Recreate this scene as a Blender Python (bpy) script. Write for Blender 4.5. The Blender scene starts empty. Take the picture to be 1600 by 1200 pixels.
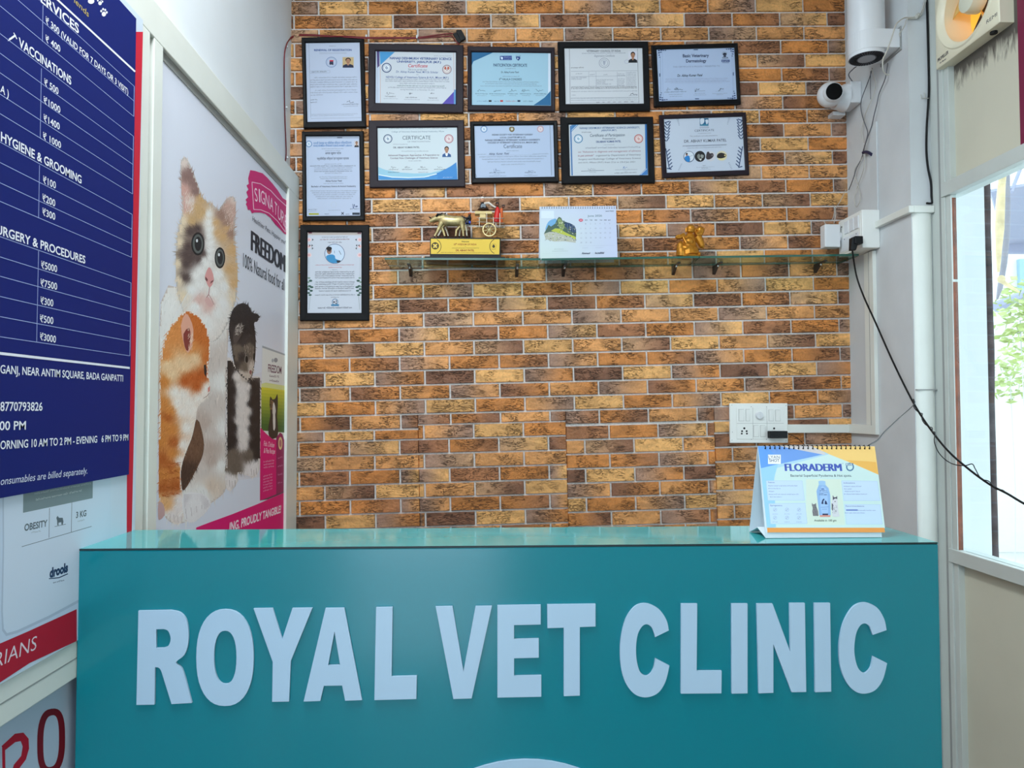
import bpy, bmesh, math, random
from mathutils import Vector, Matrix
random.seed(7)
PI = math.pi
SC = bpy.context.scene
COL = SC.collection

# ------------------------------------------------------------------ camera, world, lights, exposure
F = 1150.0                                   # focal length in pixels of the 1600 x 1200 frame
CAM = Vector((0.0, 0.0, 1.38))
_y = Vector((-40, -38, -F)).normalized()
_z = Vector((0, 1, 0)); _z = (_z - _y * _z.dot(_y)).normalized()
_x = _y.cross(_z)
ROT = Matrix((_x, _y, _z))                   # camera axes -> world axes
cd = bpy.data.cameras.new('camera'); cd.sensor_width = 36.0; cd.lens = F / 1600 * 36.0
cd.clip_start = 0.02
cam = bpy.data.objects.new('camera', cd); COL.objects.link(cam)
cam.matrix_world = Matrix.Translation(CAM) @ ROT.to_4x4()
SC.camera = cam

w = bpy.data.worlds.new('daylight'); SC.world = w; w.use_nodes = True
bg = w.node_tree.nodes['Background']
bg.inputs[0].default_value = (0.74, 0.89, 1.0, 1); bg.inputs[1].default_value = 3.0

def area(name, loc, rot, sx, sy, power, color):
    l = bpy.data.lights.new(name, 'AREA'); l.shape = 'RECTANGLE'; l.size = sx; l.size_y = sy
    l.energy = power; l.color = color
    o = bpy.data.objects.new(name, l); COL.objects.link(o); o.location = loc; o.rotation_euler = rot
    return o
area('entrance_daylight', (-0.33, -1.45, 1.75), (math.radians(90), 0, 0), 0.75, 2.3, 11, (0.84, 0.94, 1.0))
area('ceiling_lamp', (-0.35, 0.95, 3.12), (0, 0, 0), 0.5, 1.2, 44, (0.90, 0.97, 1.0))
SC.view_settings.view_transform = 'Standard'; SC.view_settings.look = 'None'
SC.view_settings.exposure = 0.12; SC.view_settings.gamma = 1.0
SC.view_settings.use_curve_mapping = False
SC.cycles.max_bounces = 10; SC.cycles.transparent_max_bounces = 12

# ------------------------------------------------------------------ measuring helpers
def ray(px, py):
    return ROT @ Vector((px - 800, 600 - py, -F))
def on(px, py, ax, val):                     # where a sight line meets the plane x/y/z = val
    d = ray(px, py); return CAM + d * ((val - CAM[ax]) / d[ax])
def onp(px, py, p, n):                       # where it meets any plane
    d = ray(px, py); return CAM + d * ((p - CAM).dot(n) / d.dot(n))
def W(px, py, y): return on(px, py, 1, y)
def RX(px, py, x): return on(px, py, 0, x)

# ------------------------------------------------------------------ materials
def lin(c):
    r = []
    for v in c[:3]:
        v = v / 255.0
        r.append(v / 12.92 if v <= 0.04045 else ((v + 0.055) / 1.055) ** 2.4)
    return (r[0], r[1], r[2], 1.0)
def mat(name, c, rough=0.5, metal=0.0, coat=0.0, noise=0.0, nscale=30.0, bump=0.0, spec=0.5):
    m = bpy.data.materials.new(name); m.use_nodes = True
    nt = m.node_tree; b = nt.nodes['Principled BSDF']
    b.inputs['Base Color'].default_value = lin(c); b.inputs['Roughness'].default_value = rough
    b.inputs['Metallic'].default_value = metal; b.inputs['Coat Weight'].default_value = coat
    b.inputs['Coat Roughness'].default_value = 0.08
    b.inputs['Specular IOR Level'].default_value = spec
    if noise or bump:
        tc = nt.nodes.new('ShaderNodeTexCoord'); nz = nt.nodes.new('ShaderNodeTexNoise')
        nz.inputs['Scale'].default_value = nscale; nz.inputs['Detail'].default_value = 5
        nt.links.new(tc.outputs['Object'], nz.inputs['Vector'])
        if noise:
            rp = nt.nodes.new('ShaderNodeValToRGB')
            k = lin(c)
            rp.color_ramp.elements[0].position = 0.3; rp.color_ramp.elements[1].position = 0.7
            rp.color_ramp.elements[0].color = tuple(max(0, v * (1 - noise)) for v in k[:3]) + (1,)
            rp.color_ramp.elements[1].color = tuple(min(1, v * (1 + noise)) for v in k[:3]) + (1,)
            nt.links.new(nz.outputs['Fac'], rp.inputs[0]); nt.links.new(rp.outputs[0], b.inputs['Base Color'])
        if bump:
            bp = nt.nodes.new('ShaderNodeBump'); bp.inputs['Strength'].default_value = bump
            bp.inputs['Distance'].default_value = 0.002
            nt.links.new(nz.outputs['Fac'], bp.inputs['Height']); nt.links.new(bp.outputs[0], b.inputs['Normal'])
    return m
def attr_mat(name, rough, coat=0.0):         # printed surfaces: ink colours stored per face
    m = mat(name, (200, 200, 200), rough, coat=coat)
    nt = m.node_tree; a = nt.nodes.new('ShaderNodeAttribute'); a.attribute_name = 'Col'
    nt.links.new(a.outputs['Color'], nt.nodes['Principled BSDF'].inputs['Base Color'])
    nt.nodes['Principled BSDF'].inputs['Specular IOR Level'].default_value = 0.25
    return m
def glass_mat(name, tint, fac):
    m = bpy.data.materials.new(name); m.use_nodes = True; nt = m.node_tree
    for n in list(nt.nodes): nt.nodes.remove(n)
    out = nt.nodes.new('ShaderNodeOutputMaterial'); mx = nt.nodes.new('ShaderNodeMixShader')
    t = nt.nodes.new('ShaderNodeBsdfTransparent'); g = nt.nodes.new('ShaderNodeBsdfGlossy')
    lw = nt.nodes.new('ShaderNodeLayerWeight'); lw.inputs['Blend'].default_value = 0.5
    pw = nt.nodes.new('ShaderNodeMath'); pw.operation = 'POWER'; pw.inputs[1].default_value = 5.0
    nt.links.new(lw.outputs['Facing'], pw.inputs[0])
    fr = nt.nodes.new('ShaderNodeMapRange'); fr.inputs['To Min'].default_value = 0.03; fr.inputs['To Max'].default_value = fac
    nt.links.new(pw.outputs[0], fr.inputs['Value'])
    t.inputs[0].default_value = lin(tint); g.inputs['Roughness'].default_value = 0.02
    nt.links.new(fr.outputs[0], mx.inputs[0]); nt.links.new(t.outputs[0], mx.inputs[1])
    nt.links.new(g.outputs[0], mx.inputs[2]); nt.links.new(mx.outputs[0], out.inputs[0])
    return m

M = {}
M['print'] = attr_mat('printed_paper', 0.5, 0.0)
M['vinyl'] = attr_mat('printed_vinyl', 0.55, 0.0)
M['paint_white'] = mat('white_wall_paint', (226, 231, 236), 0.6, noise=0.03, nscale=4)
M['paint_grey'] = mat('pale_grey_wall_paint', (206, 210, 212), 0.7, noise=0.06, nscale=5, bump=0.1)
M['alu'] = mat('cream_white_aluminium', (226, 229, 222), 0.38, noise=0.03, nscale=8)
M['alu_grey'] = mat('pale_grey_aluminium', (196, 202, 197), 0.42, noise=0.03, nscale=8)
M['groove'] = mat('grey_gasket', (150, 152, 150), 0.6)
M['panel'] = mat('beige_panel', (204, 201, 182), 0.6, noise=0.04, nscale=3)
M['teal'] = mat('teal_laminate', (5, 124, 138), 0.18, spec=0.5)
M['teal_top_lit'] = mat('teal_laminate_lit_top', (52, 158, 160), 0.055, spec=0.85)  # same laminate, with the light and reflections on the top put into a paler colour
M['black_edge'] = mat('dark_edge_band', (12, 40, 45), 0.5)
M['acrylic'] = mat('white_acrylic', (174, 202, 224), 0.35)
M['frame_black'] = mat('black_frame', (9, 10, 14), 0.5, spec=0.2)
M['frame_plum'] = mat('dark_brown_frame', (36, 28, 36), 0.5, spec=0.2)
M['black'] = mat('black_plastic', (10, 11, 14), 0.45, spec=0.3)
M['white_pl'] = mat('white_plastic', (222, 225, 228), 0.35)
M['switch_pl'] = mat('old_white_plastic', (236, 238, 234), 0.4)
M['dark_hole'] = mat('dark_hole', (12, 12, 14), 0.8)
M['red_wire'] = mat('dark_red_wire', (120, 24, 34), 0.45)
M['wire_white'] = mat('dirty_white_wire', (188, 186, 178), 0.5)
M['wire_grey'] = mat('grey_wire', (90, 92, 100), 0.5)
M['blue_tape'] = mat('dark_blue_tape', (28, 34, 70), 0.4)
M['gold'] = mat('gold_paint', (188, 126, 36), 0.38, metal=0.6, noise=0.25, nscale=60)
M['brass'] = mat('antique_brass', (206, 186, 134), 0.33, metal=0.6, noise=0.3, nscale=70)
M['silver'] = mat('polished_silver', (215, 208, 190), 0.25, metal=0.8)
M['steel'] = mat('grey_bracket_metal', (70, 66, 64), 0.4, metal=0.5)
M['chrome'] = mat('bright_metal', (210, 208, 205), 0.25, metal=0.9)
M['red_cloth'] = mat('red_painted_cloth', (205, 32, 28), 0.5)
M['blue_cloth'] = mat('blue_painted_cloth', (38, 70, 175), 0.5)
M['skin_dark'] = mat('painted_skin', (96, 56, 40), 0.5)
M['orange_cl'] = mat('orange_turban', (214, 96, 40), 0.5)
def translucent(name, c, f=0.6):
    m = mat(name, c, 0.6); nt = m.node_tree; out = nt.nodes['Material Output']; tr = nt.nodes.new('ShaderNodeBsdfTranslucent'); tr.inputs[0].default_value = lin(c)
    mx = nt.nodes.new('ShaderNodeMixShader'); mx.inputs[0].default_value = f
    nt.links.new(nt.nodes['Principled BSDF'].outputs[0], mx.inputs[1]); nt.links.new(tr.outputs[0], mx.inputs[2]); nt.links.new(mx.outputs[0], out.inputs[0]); return m
M['glow_disc'] = translucent('warm_glow_disc', (255, 206, 118), 0.75)  # warm glow colour for the disc added behind the fan
M['cream'] = mat('fan_cream_plastic', (232, 226, 200), 0.35)
M['hub'] = mat('fan_hub_plastic', (225, 226, 205), 0.35)
M['grille'] = mat('dark_grey_grille', (62, 64, 76), 0.5)
M['grey_disc'] = mat('grey_disc', (150, 152, 158), 0.4)
M['lens'] = mat('camera_lens', (6, 8, 10), 0.4, spec=0.15)
M['maroon'] = mat('maroon_vinyl', (120, 24, 62), 0.5)
M['floor'] = mat('grey_floor_tile', (112, 108, 104), 0.3, noise=0.05, nscale=2)
M['copper'] = mat('brown_wood_bead', (122, 64, 38), 0.5, noise=0.3, nscale=25)
M['glass_edge'] = mat('green_glass_edge', (44, 92, 80), 0.15, spec=0.6)
M['glass'] = glass_mat('shelf_glass', (226, 240, 234), 0.7)
M['pane'] = glass_mat('window_glass', (246, 250, 250), 0.6)
M['out_white'] = mat('white_outside_wall', (196, 199, 201), 0.7)
M['bark'] = mat('dark_weathered_post', (64, 56, 58), 0.9, noise=0.5, nscale=18, bump=0.6)
M['tarp'] = mat('rolled_yellow_cloth', (206, 186, 146), 0.8, noise=0.2, nscale=14)
M['tarp_grey'] = mat('grey_cloth', (140, 138, 146), 0.8, noise=0.1, nscale=14)
M['awning'] = mat('lavender_grey_sheet', (150, 152, 172), 0.7)
M['leaf'] = mat('pale_green_leaf', (178, 190, 124), 0.6, noise=0.25, nscale=12)
M['street'] = mat('pale_concrete_street', (196, 194, 190), 0.8, noise=0.05, nscale=2)
M['house'] = mat('pale_house_wall', (216, 214, 208), 0.8)
M['window_blue'] = mat('pale_blue_shutter', (150, 180, 196), 0.5)
M['blue_grey'] = mat('blue_grey_cloth', (120, 150, 190), 0.6)

# ------------------------------------------------------------------ mesh building helpers
class MB:
    def __init__(s): s.bm = bmesh.new(); s.mi = 0
    def _f(s, vs):
        try:
            f = s.bm.faces.new(vs); f.material_index = s.mi; return f
        except ValueError: return None
    def face(s, pts): return s._f([s.bm.verts.new(p) for p in pts])
    def hexa(s, p):                          # p: 4 bottom/front corners, then the 4 opposite ones
        v = [s.bm.verts.new(q) for q in p]
        for q in ((0, 3, 2, 1), (4, 5, 6, 7), (0, 1, 5, 4), (1, 2, 6, 5), (2, 3, 7, 6), (3, 0, 4, 7)):
            s._f([v[i] for i in q])
    def box(s, x0, x1, y0, y1, z0, z1):
        s.hexa([(x0, y0, z0), (x1, y0, z0), (x1, y1, z0), (x0, y1, z0), (x0, y0, z1), (x1, y0, z1), (x1, y1, z1), (x0, y1, z1)])
    def slab(s, quad, off):                  # a quad thickened by the vector off
        off = Vector(off); q = [Vector(p) for p in quad]
        s.hexa(q + [p + off for p in q])
    def prism(s, pts, off, holes=()):        # outline (with holes bridged by tessellation) thickened by off
        from mathutils.geometry import tessellate_polygon
        loops = [[Vector(p) for p in pts]] + [[Vector(p) for p in h] for h in holes]
        flat = [p for l in loops for p in l]; off = Vector(off)
        a = [s.bm.verts.new(p) for p in flat]; b = [s.bm.verts.new(p + off) for p in flat]
        for t in tessellate_polygon(loops):
            s._f([a[i] for i in t]); s._f([b[i] for i in reversed(t)])
        k = 0
        for l in loops:
            n = len(l)
            for i in range(n): s._f([a[k + i], a[k + (i + 1) % n], b[k + (i + 1) % n], b[k + i]])
            k += n
    def loft(s, pts, radii, seg=10, flat=1.0, up=(0, 0, 1)):   # tube of changing radius, closed ends
        pts = [Vector(p) for p in pts]; rings = []; n = len(pts)
        if not isinstance(radii, (list, tuple)): radii = [radii] * n
        prev = None
        for i, p in enumerate(pts):
            t = (pts[min(i + 1, n - 1)] - pts[max(i - 1, 0)])
            if t.length < 1e-9: t = Vector((0, 0, 1))
            t.normalize()
            if prev is None:
                u = Vector(up)
                if abs(u.dot(t)) > 0.95: u = Vector((0, 1, 0.01)) if abs(t.y) < 0.9 else Vector((1, 0, 0))
                a = t.cross(u).normalized()
            else:
                a = (prev - t * prev.dot(t)).normalized()
            prev = a; b = a.cross(t).normalized()
            rings.append([s.bm.verts.new(p + a * (radii[i] * math.cos(2 * PI * k / seg)) + b * (radii[i] * flat * math.sin(2 * PI * k / seg))) for k in range(seg)])
        for i in range(n - 1):
            for k in range(seg):
                s._f([rings[i][k], rings[i][(k + 1) % seg], rings[i + 1][(k + 1) % seg], rings[i + 1][k]])
        s._f(list(reversed(rings[0]))); s._f(rings[-1])
    def tube(s, pts, r, seg=8, sub=6):
        s.loft(spline([Vector(p) for p in pts], sub), r, seg)
    def ell(s, c, rx, ry, rz, seg=16, rings=10, rot=None):
        c = Vector(c); rows = []
        for i in range(rings + 1):
            th = PI * i / rings; row = []
            for k in range(seg):
                v = Vector((rx * math.sin(th) * math.cos(2 * PI * k / seg), ry * math.sin(th) * math.sin(2 * PI * k / seg), rz * math.cos(th)))
                if rot: v = rot @ v
                row.append(s.bm.verts.new(c + v))
                if i in (0, rings): break
            rows.append(row)
        for i in range(rings):
            for k in range(seg):
                a, b = rows[i], rows[i + 1]; k2 = (k + 1) % seg
                if len(a) == 1: s._f([a[0], b[k], b[k2]])
                elif len(b) == 1: s._f([a[k], b[0], a[k2]])
                else: s._f([a[k], b[k], b[k2], a[k2]])
    def lathe(s, c, axis, prof, seg=32, caps=True):   # prof: (distance along axis, radius)
        c = Vector(c); ax = Vector(axis).normalized()
        a = ax.orthogonal().normalized(); b = ax.cross(a); rings = []
        for h, r in prof:
            rings.append([s.bm.verts.new(c + ax * h + (a * math.cos(2 * PI * k / seg) + b * math.sin(2 * PI * k / seg)) * r) for k in range(seg)])
        for i in range(len(rings) - 1):
            for k in range(seg):
                s._f([rings[i][k], rings[i][(k + 1) % seg], rings[i + 1][(k + 1) % seg], rings[i + 1][k]])
        if caps: s._f(list(reversed(rings[0]))); s._f(rings[-1])
    def build(s, name, mats, parent=None, smooth=False, bevel=0.0, kind=None):
        bmesh.ops.recalc_face_normals(s.bm, faces=s.bm.faces)
        me = bpy.data.meshes.new(name)
        off = parent['_o'] if parent is not None and '_o' in parent else (0, 0, 0)
        if parent is not None: s.bm.transform(Matrix.Translation(-Vector(off)))
        s.bm.to_mesh(me); s.bm.free()
        for m in (mats if isinstance(mats, (list, tuple)) else [mats]): me.materials.append(M[m] if isinstance(m, str) else m)
        if smooth:
            for p in me.polygons: p.use_smooth = True
            me.set_sharp_from_angle(angle=math.radians(42))
        o = bpy.data.objects.new(name, me); COL.objects.link(o)
        if parent is not None:
            o.parent = parent; o['_o'] = tuple(off)
        else: o['_o'] = (0.0, 0.0, 0.0)
        if bevel:
            md = o.modifiers.new('bevel', 'BEVEL'); md.width = bevel; md.segments = 2; md.limit_method = 'ANGLE'
        if kind: o['kind'] = kind
        return o

def spline(pts, sub=6):
    if len(pts) < 3: return pts
    out = []
    for i in range(len(pts) - 1):
        p0 = pts[max(i - 1, 0)]; p1 = pts[i]; p2 = pts[i + 1]; p3 = pts[min(i + 2, len(pts) - 1)]
        for k in range(sub):
            t = k / sub
            out.append(0.5 * ((2 * p1) + (p2 - p0) * t + (2 * p0 - 5 * p1 + 4 * p2 - p3) * t * t + (3 * p1 - p0 - 3 * p2 + p3) * t * t * t))
    out.append(pts[-1]); return out
def spl2(pts, sub=6, closed=False):          # the same for 2D outlines
    v = [Vector((p[0], p[1], 0)) for p in pts]
    if closed: v = [v[-1]] + v + [v[0], v[1]]
    r = spline(v, sub)
    if closed: r = r[sub:-sub - 1]
    return [(p.x, p.y) for p in r]

def thing(name, label, cat, loc, group=None, kind=None):
    o = bpy.data.objects.new(name, None); o.empty_display_size = 0.05; COL.objects.link(o)
    o.location = loc; o['_o'] = tuple(loc); o['label'] = label; o['category'] = cat
    if group: o['group'] = group
    if kind: o['kind'] = kind
    return o
def tag(o, label, cat, group=None):
    o['label'] = label; o['category'] = cat
    if group: o['group'] = group
    return o

# ------------------------------------------------------------------ printing on flat sheets
GL = {}
def glyphs(body, bold):
    k = (body, bold)
    if k not in GL:
        c = bpy.data.curves.new('lettering', 'FONT'); c.body = body; c.resolution_u = 3; c.offset = bold
        o = bpy.data.objects.new('lettering', c); me = bpy.data.meshes.new_from_object(o)
        vs = [(v.co.x, v.co.y) for v in me.vertices]; fs = [tuple(p.vertices) for p in me.polygons]
        bpy.data.objects.remove(o); bpy.data.curves.remove(c); bpy.data.meshes.remove(me)
        GL[k] = (vs, fs)
    return GL[k]

class Print:
    """Collects inked shapes on one plane. Coordinates are read off the photograph and land on the sheet's own plane."""
    EPS = 2.5e-6
    def __init__(s, p, n, base=0.0002):
        s.p = Vector(p); s.n = Vector(n).normalized(); s.l = 0; s.base = base
        s.bm = bmesh.new(); s.cl = s.bm.loops.layers.float_color.new('Col'); s.cx = s.cy = 0.0; s.k = 1.0
        s.rng = random.Random(11)
    def crop(s, x0, y0, k): s.cx, s.cy, s.k = x0, y0, k; return s
    def at(s, x, y): return onp(s.cx + x * s.k, s.cy + y * s.k, s.p, s.n)
    def _face(s, pts, c, l=None):
        off = s.n * (s.base + (s.l if l is None else l) * s.EPS)
        try: f = s.bm.faces.new([s.bm.verts.new(p + off) for p in pts])
        except ValueError: return
        cc = c if isinstance(c, list) else None
        for i, lp in enumerate(f.loops): lp[s.cl] = lin(cc[i]) if cc else lin(c)
        f.normal_update()
        if f.normal.dot(s.n) < 0: f.normal_flip()
    def poly(s, pts, c, smooth=0):
        if smooth: pts = spl2(pts, smooth, True)
        s.l += 1; s._face([s.at(x, y) for x, y in pts], c)
    def rect(s, x0, y0, x1, y1, c): s.poly([(x0, y0), (x1, y0), (x1, y1), (x0, y1)], c)
    def ell(s, cx, cy, rx, ry, c, n=28):
        s.poly([(cx + rx * math.cos(2 * PI * i / n), cy + ry * math.sin(2 * PI * i / n)) for i in range(n)], c)
    def ring(s, cx, cy, rx, ry, t, c, n=28):
        s.l += 1
        for i in range(n):
            a, b = 2 * PI * i / n, 2 * PI * (i + 1) / n
            s._face([s.at(cx + rx * math.cos(a), cy + ry * math.sin(a)), s.at(cx + rx * math.cos(b), cy + ry * math.sin(b)),
                     s.at(cx + (rx - t) * math.cos(b), cy + (ry - t) * math.sin(b)), s.at(cx + (rx - t) * math.cos(a), cy + (ry - t) * math.sin(a))], c)
    def line(s, pts, wd, c):
        s.l += 1
        for (xa, ya), (xb, yb) in zip(pts, pts[1:]):
            d = math.hypot(xb - xa, yb - ya) or 1; nx, ny = -(yb - ya) / d * wd / 2, (xb - xa) / d * wd / 2
            s._face([s.at(xa + nx, ya + ny), s.at(xb + nx, yb + ny), s.at(xb - nx, yb - ny), s.at(xa - nx, ya - ny)], c)
    def text(s, body, x0, y0, x1, y1, h, c, bold=0.0, shear=0.0):
        """lettering with its baseline from (x0,y0) to (x1,y1) and capitals h high at the left"""
        vs, fs = glyphs(body, bold)
        if not vs: return
        xa = min(v[0] for v in vs); xb = max(v[0] for v in vs)
        P0, P1 = s.at(x0, y0), s.at(x1, y1); d = P1 - P0; wd = d.length; d.normalize()
        up = s.n.cross(d); H = (s.at(x0, y0 - h) - P0).length
        s.l += 1; ky = H / 0.69; kx = wd / max(xb - xa, 1e-6)
        off = s.n * (s.base + s.l * s.EPS)
        vv = [s.bm.verts.new(P0 + d * ((x - xa) * kx + shear * y * ky) + up * (y * ky) + off) for x, y in vs]
        cc = lin(c)
        for f in fs:
            try: bf = s.bm.faces.new([vv[i] for i in f])
            except ValueError: continue
            bf.normal_update()
            if bf.normal.dot(s.n) < 0: bf.normal_flip()
            for lp in bf.loops: lp[s.cl] = cc
    def words(s, x0, y0, x1, y1, h, c, mean=5.0, gap=0.45):
        """a line of print too small to read: word-long marks of letter-like strokes"""
        s.l += 1; x = x0; L = max(x1 - x0, 1e-6); d = h * 0.62
        while x < x1 - d * 0.5:
            wl = d * max(1, s.rng.gauss(mean, mean * 0.4)); xe = min(x + wl, x1)
            k = x
            while k < xe - d * 0.2:
                e = min(k + d * 0.72, xe); t = (k - x0) / L; yy = y0 + (y1 - y0) * t
                a = h * s.rng.choice((0.62, 0.7, 0.7, 1.0)); q = s.rng.random()
                s._face([s.at(k, yy - a), s.at(e, yy - a), s.at(e, yy - a + h * 0.24), s.at(k, yy - a + h * 0.24)], c)
                if q < 0.6: s._face([s.at(k, yy - h * 0.24), s.at(e, yy - h * 0.24), s.at(e, yy), s.at(k, yy)], c)
                s._face([s.at(k, yy - a), s.at(k + d * 0.24, yy - a), s.at(k + d * 0.24, yy), s.at(k, yy)], c)
                k += d
            x = xe + d * gap * 1.6
    def para(s, x0, x1, y0, y1, n, h, c, dy=0.0, ragged=0.0, centre=False):
        for i in range(n):
            y = y0 + (y1 - y0) * (i / max(n - 1, 1)); r = s.rng.random() * ragged * (x1 - x0)
            s.words(x0 + (r / 2 if centre else 0), y, x1 - (r / 2 if centre else r), y + dy, h, c)
    def sign(s, cx, cy, wd, h, c, t):
        p = []
        for i in range(14): p.append((cx - wd / 2 + wd * i / 13, cy + h * (s.rng.random() - 0.5) * (1.5 if i < 6 else 0.5)))
        s.line(spl2(p, 3), t, c)
    def seal(s, cx, cy, r, c, c2=(225, 232, 238)):
        s.ell(cx, cy, r, r, c2); s.ring(cx, cy, r, r, r * 0.2, c); s.ring(cx, cy, r * 0.66, r * 0.66, r * 0.07, c)
        s.poly([(cx - r * .35, cy - r * .1), (cx - r * .1, cy - r * .42), (cx + r * .2, cy - r * .2), (cx + r * .38, cy + r * .1), (cx + r * .05, cy + r * .4), (cx - r * .2, cy + r * .25)], tuple((a + b * 1.4) / 2.4 for a, b in zip(c, c2)))
    def portrait(s, x, y, wd, h, bgc, shirt, face=(176, 128, 100)):
        s.rect(x, y, x + wd, y + h, bgc)
        s.poly([(x, y + h), (x + wd * .04, y + h * .78), (x + wd * .3, y + h * .66), (x + wd * .7, y + h * .66), (x + wd * .96, y + h * .78), (x + wd, y + h)], shirt)
        s.poly([(x + wd * .38, y + h * .5), (x + wd * .62, y + h * .5), (x + wd * .6, y + h * .72), (x + wd * .5, y + h * .8), (x + wd * .4, y + h * .72)], face)
        s.ell(x + wd * .5, y + h * .27, wd * .25, h * .22, (28, 24, 26))
        s.ell(x + wd * .5, y + h * .38, wd * .2, h * .23, face)
        s.rect(x + wd * .42, y + h * .47, x + wd * .58, y + h * .5, (60, 36, 32))
        s.rect(x + wd * .36, y + h * .33, x + wd * .46, y + h * .36, (50, 34, 30)); s.rect(x + wd * .54, y + h * .33, x + wd * .64, y + h * .36, (50, 34, 30))
    def fur(s, poly, c, n, L, wd, ang, jit=0.5, cj=14, spill=True):
        """short tapered hairs printed inside a patch"""
        xs = [p[0] for p in poly]; ys = [p[1] for p in poly]; s.l += 1; got = 0
        for _ in range(n * 6):
            if got >= n: break
            x = s.rng.uniform(min(xs), max(xs)); y = s.rng.uniform(min(ys), max(ys))
            if not inside(x, y, poly): continue
            got += 1
            a = (ang(x, y) if callable(ang) else ang) + s.rng.gauss(0, jit); l = L * s.rng.uniform(.5, 1.2)
            ex, ey = x + math.cos(a) * l, y + math.sin(a) * l
            if not spill and not inside(ex, ey, poly): continue
            nx, ny = -math.sin(a) * wd / 2, math.cos(a) * wd / 2; q = s.rng.gauss(0, cj)
            col = tuple(min(255, max(0, v + q)) for v in c)
            s._face([s.at(x + nx, y + ny), s.at(ex, ey), s.at(x - nx, y - ny)], col, s.l + s.rng.random() * 3)
        s.l += 4
    def paint(s, poly, ctrl, n, L, wd, ang, jit=.3, cj=9, pw=3.2):
        """a furry printed patch: hairs coloured by blending the nearest of the given (x, y, colour) samples"""
        def col(x, y):
            t = [0, 0, 0]; sw = 0
            for cx, cy, c in ctrl:
                q = 1.0 / (((x - cx) ** 2 + (y - cy) ** 2) ** (pw / 2) + 1e-3); sw += q
                for k in range(3): t[k] += c[k] * q
            return [v / sw for v in t]
        xs = [p[0] for p in poly]; ys = [p[1] for p in poly]; st = 3.0
        m = spl2(poly, 3, True); s.poly(m, tuple(col(sum(xs) / len(xs), sum(ys) / len(ys)))); s.l += 1
        y = min(ys)
        while y < max(ys):
            x = min(xs)
            while x < max(xs):
                if all(inside(a, e, m) for a, e in ((x, y), (x + st, y), (x + st, y + st), (x, y + st))):
                    s._face([s.at(x, y), s.at(x + st, y), s.at(x + st, y + st), s.at(x, y + st)], [tuple(col(x, y)), tuple(col(x + st, y)), tuple(col(x + st, y + st)), tuple(col(x, y + st))])
                x += st
            y += st
        got = 0; s.l += 1
        for _ in range(n * 6):
            if got >= n: break
            x = s.rng.uniform(min(xs), max(xs)); y = s.rng.uniform(min(ys), max(ys))
            if not inside(x, y, m): continue
            got += 1; a = (ang(x, y) if callable(ang) else ang) + s.rng.gauss(0, jit); l = L * s.rng.uniform(.5, 1.2)
            ex, ey = x + math.cos(a) * l, y + math.sin(a) * l; nx, ny = -math.sin(a) * wd / 2, math.cos(a) * wd / 2; q = s.rng.gauss(0, cj)
            s._face([s.at(x + nx, y + ny), s.at(ex, ey), s.at(x - nx, y - ny)], tuple(min(255, max(0, v + q)) for v in col(x, y)), s.l + s.rng.random() * 3)
        s.l += 4
    def build(s, name, parent, mt='print', label=None):
        me = bpy.data.meshes.new(name); off = Vector(parent['_o'])
        s.bm.transform(Matrix.Translation(-off)); s.bm.to_mesh(me); s.bm.free()
        me.materials.append(M[mt]); o = bpy.data.objects.new(name, me); COL.objects.link(o)
        o.parent = parent; o['_o'] = tuple(off)
        if label: o['label'] = label
        return o
def inside(x, y, poly):
    r = False; j = len(poly) - 1
    for i in range(len(poly)):
        xi, yi = poly[i]; xj, yj = poly[j]
        if (yi > y) != (yj > y) and x < (xj - xi) * (y - yi) / (yj - yi) + xi: r = not r
        j = i
    return r
# ------------------------------------------------------------------ the room
D = 2.80                                     # back wall
XL, XR, XW = -0.745, 1.4055, 1.4743          # left wall, right wall beside the bricks, window partition
XP = -0.7085                                 # face of the display frame on the left wall
YP = 2.369                                   # front of the short pier on the right
Y1, Y2 = 1.3117, 1.510                       # reception counter, front and back
ZC = 1.1368                                  # its top
Y0, H = -1.5, 3.2

b = MB(); b.box(0.08, XW + 0.12, Y0 - 0.1, Y0, 0, H); b.box(XL - 0.12, 0.08, Y0 - 0.1, Y0, 2.95, H); b.build('front_light_blocker', 'paint_white', kind='structure')  # unseen wall added to block daylight from the right of the entrance
b = MB(); b.box(XL - 0.12, XW + 0.12, Y0, D + 0.12, -0.1, 0.0); b.build('floor', 'floor', kind='structure')
b = MB(); b.box(XL - 0.12, XW + 0.12, Y0, D + 0.12, H, H + 0.1); b.build('ceiling', 'paint_white', kind='structure')
b = MB(); b.box(XL - 0.12, XL, Y0, D, 0, H); b.build('wall_left', 'paint_white', kind='structure')
b = MB(); b.box(XR, XW + 0.06, YP, D, 0, H); b.build('wall_right', 'paint_grey', kind='structure')

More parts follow.
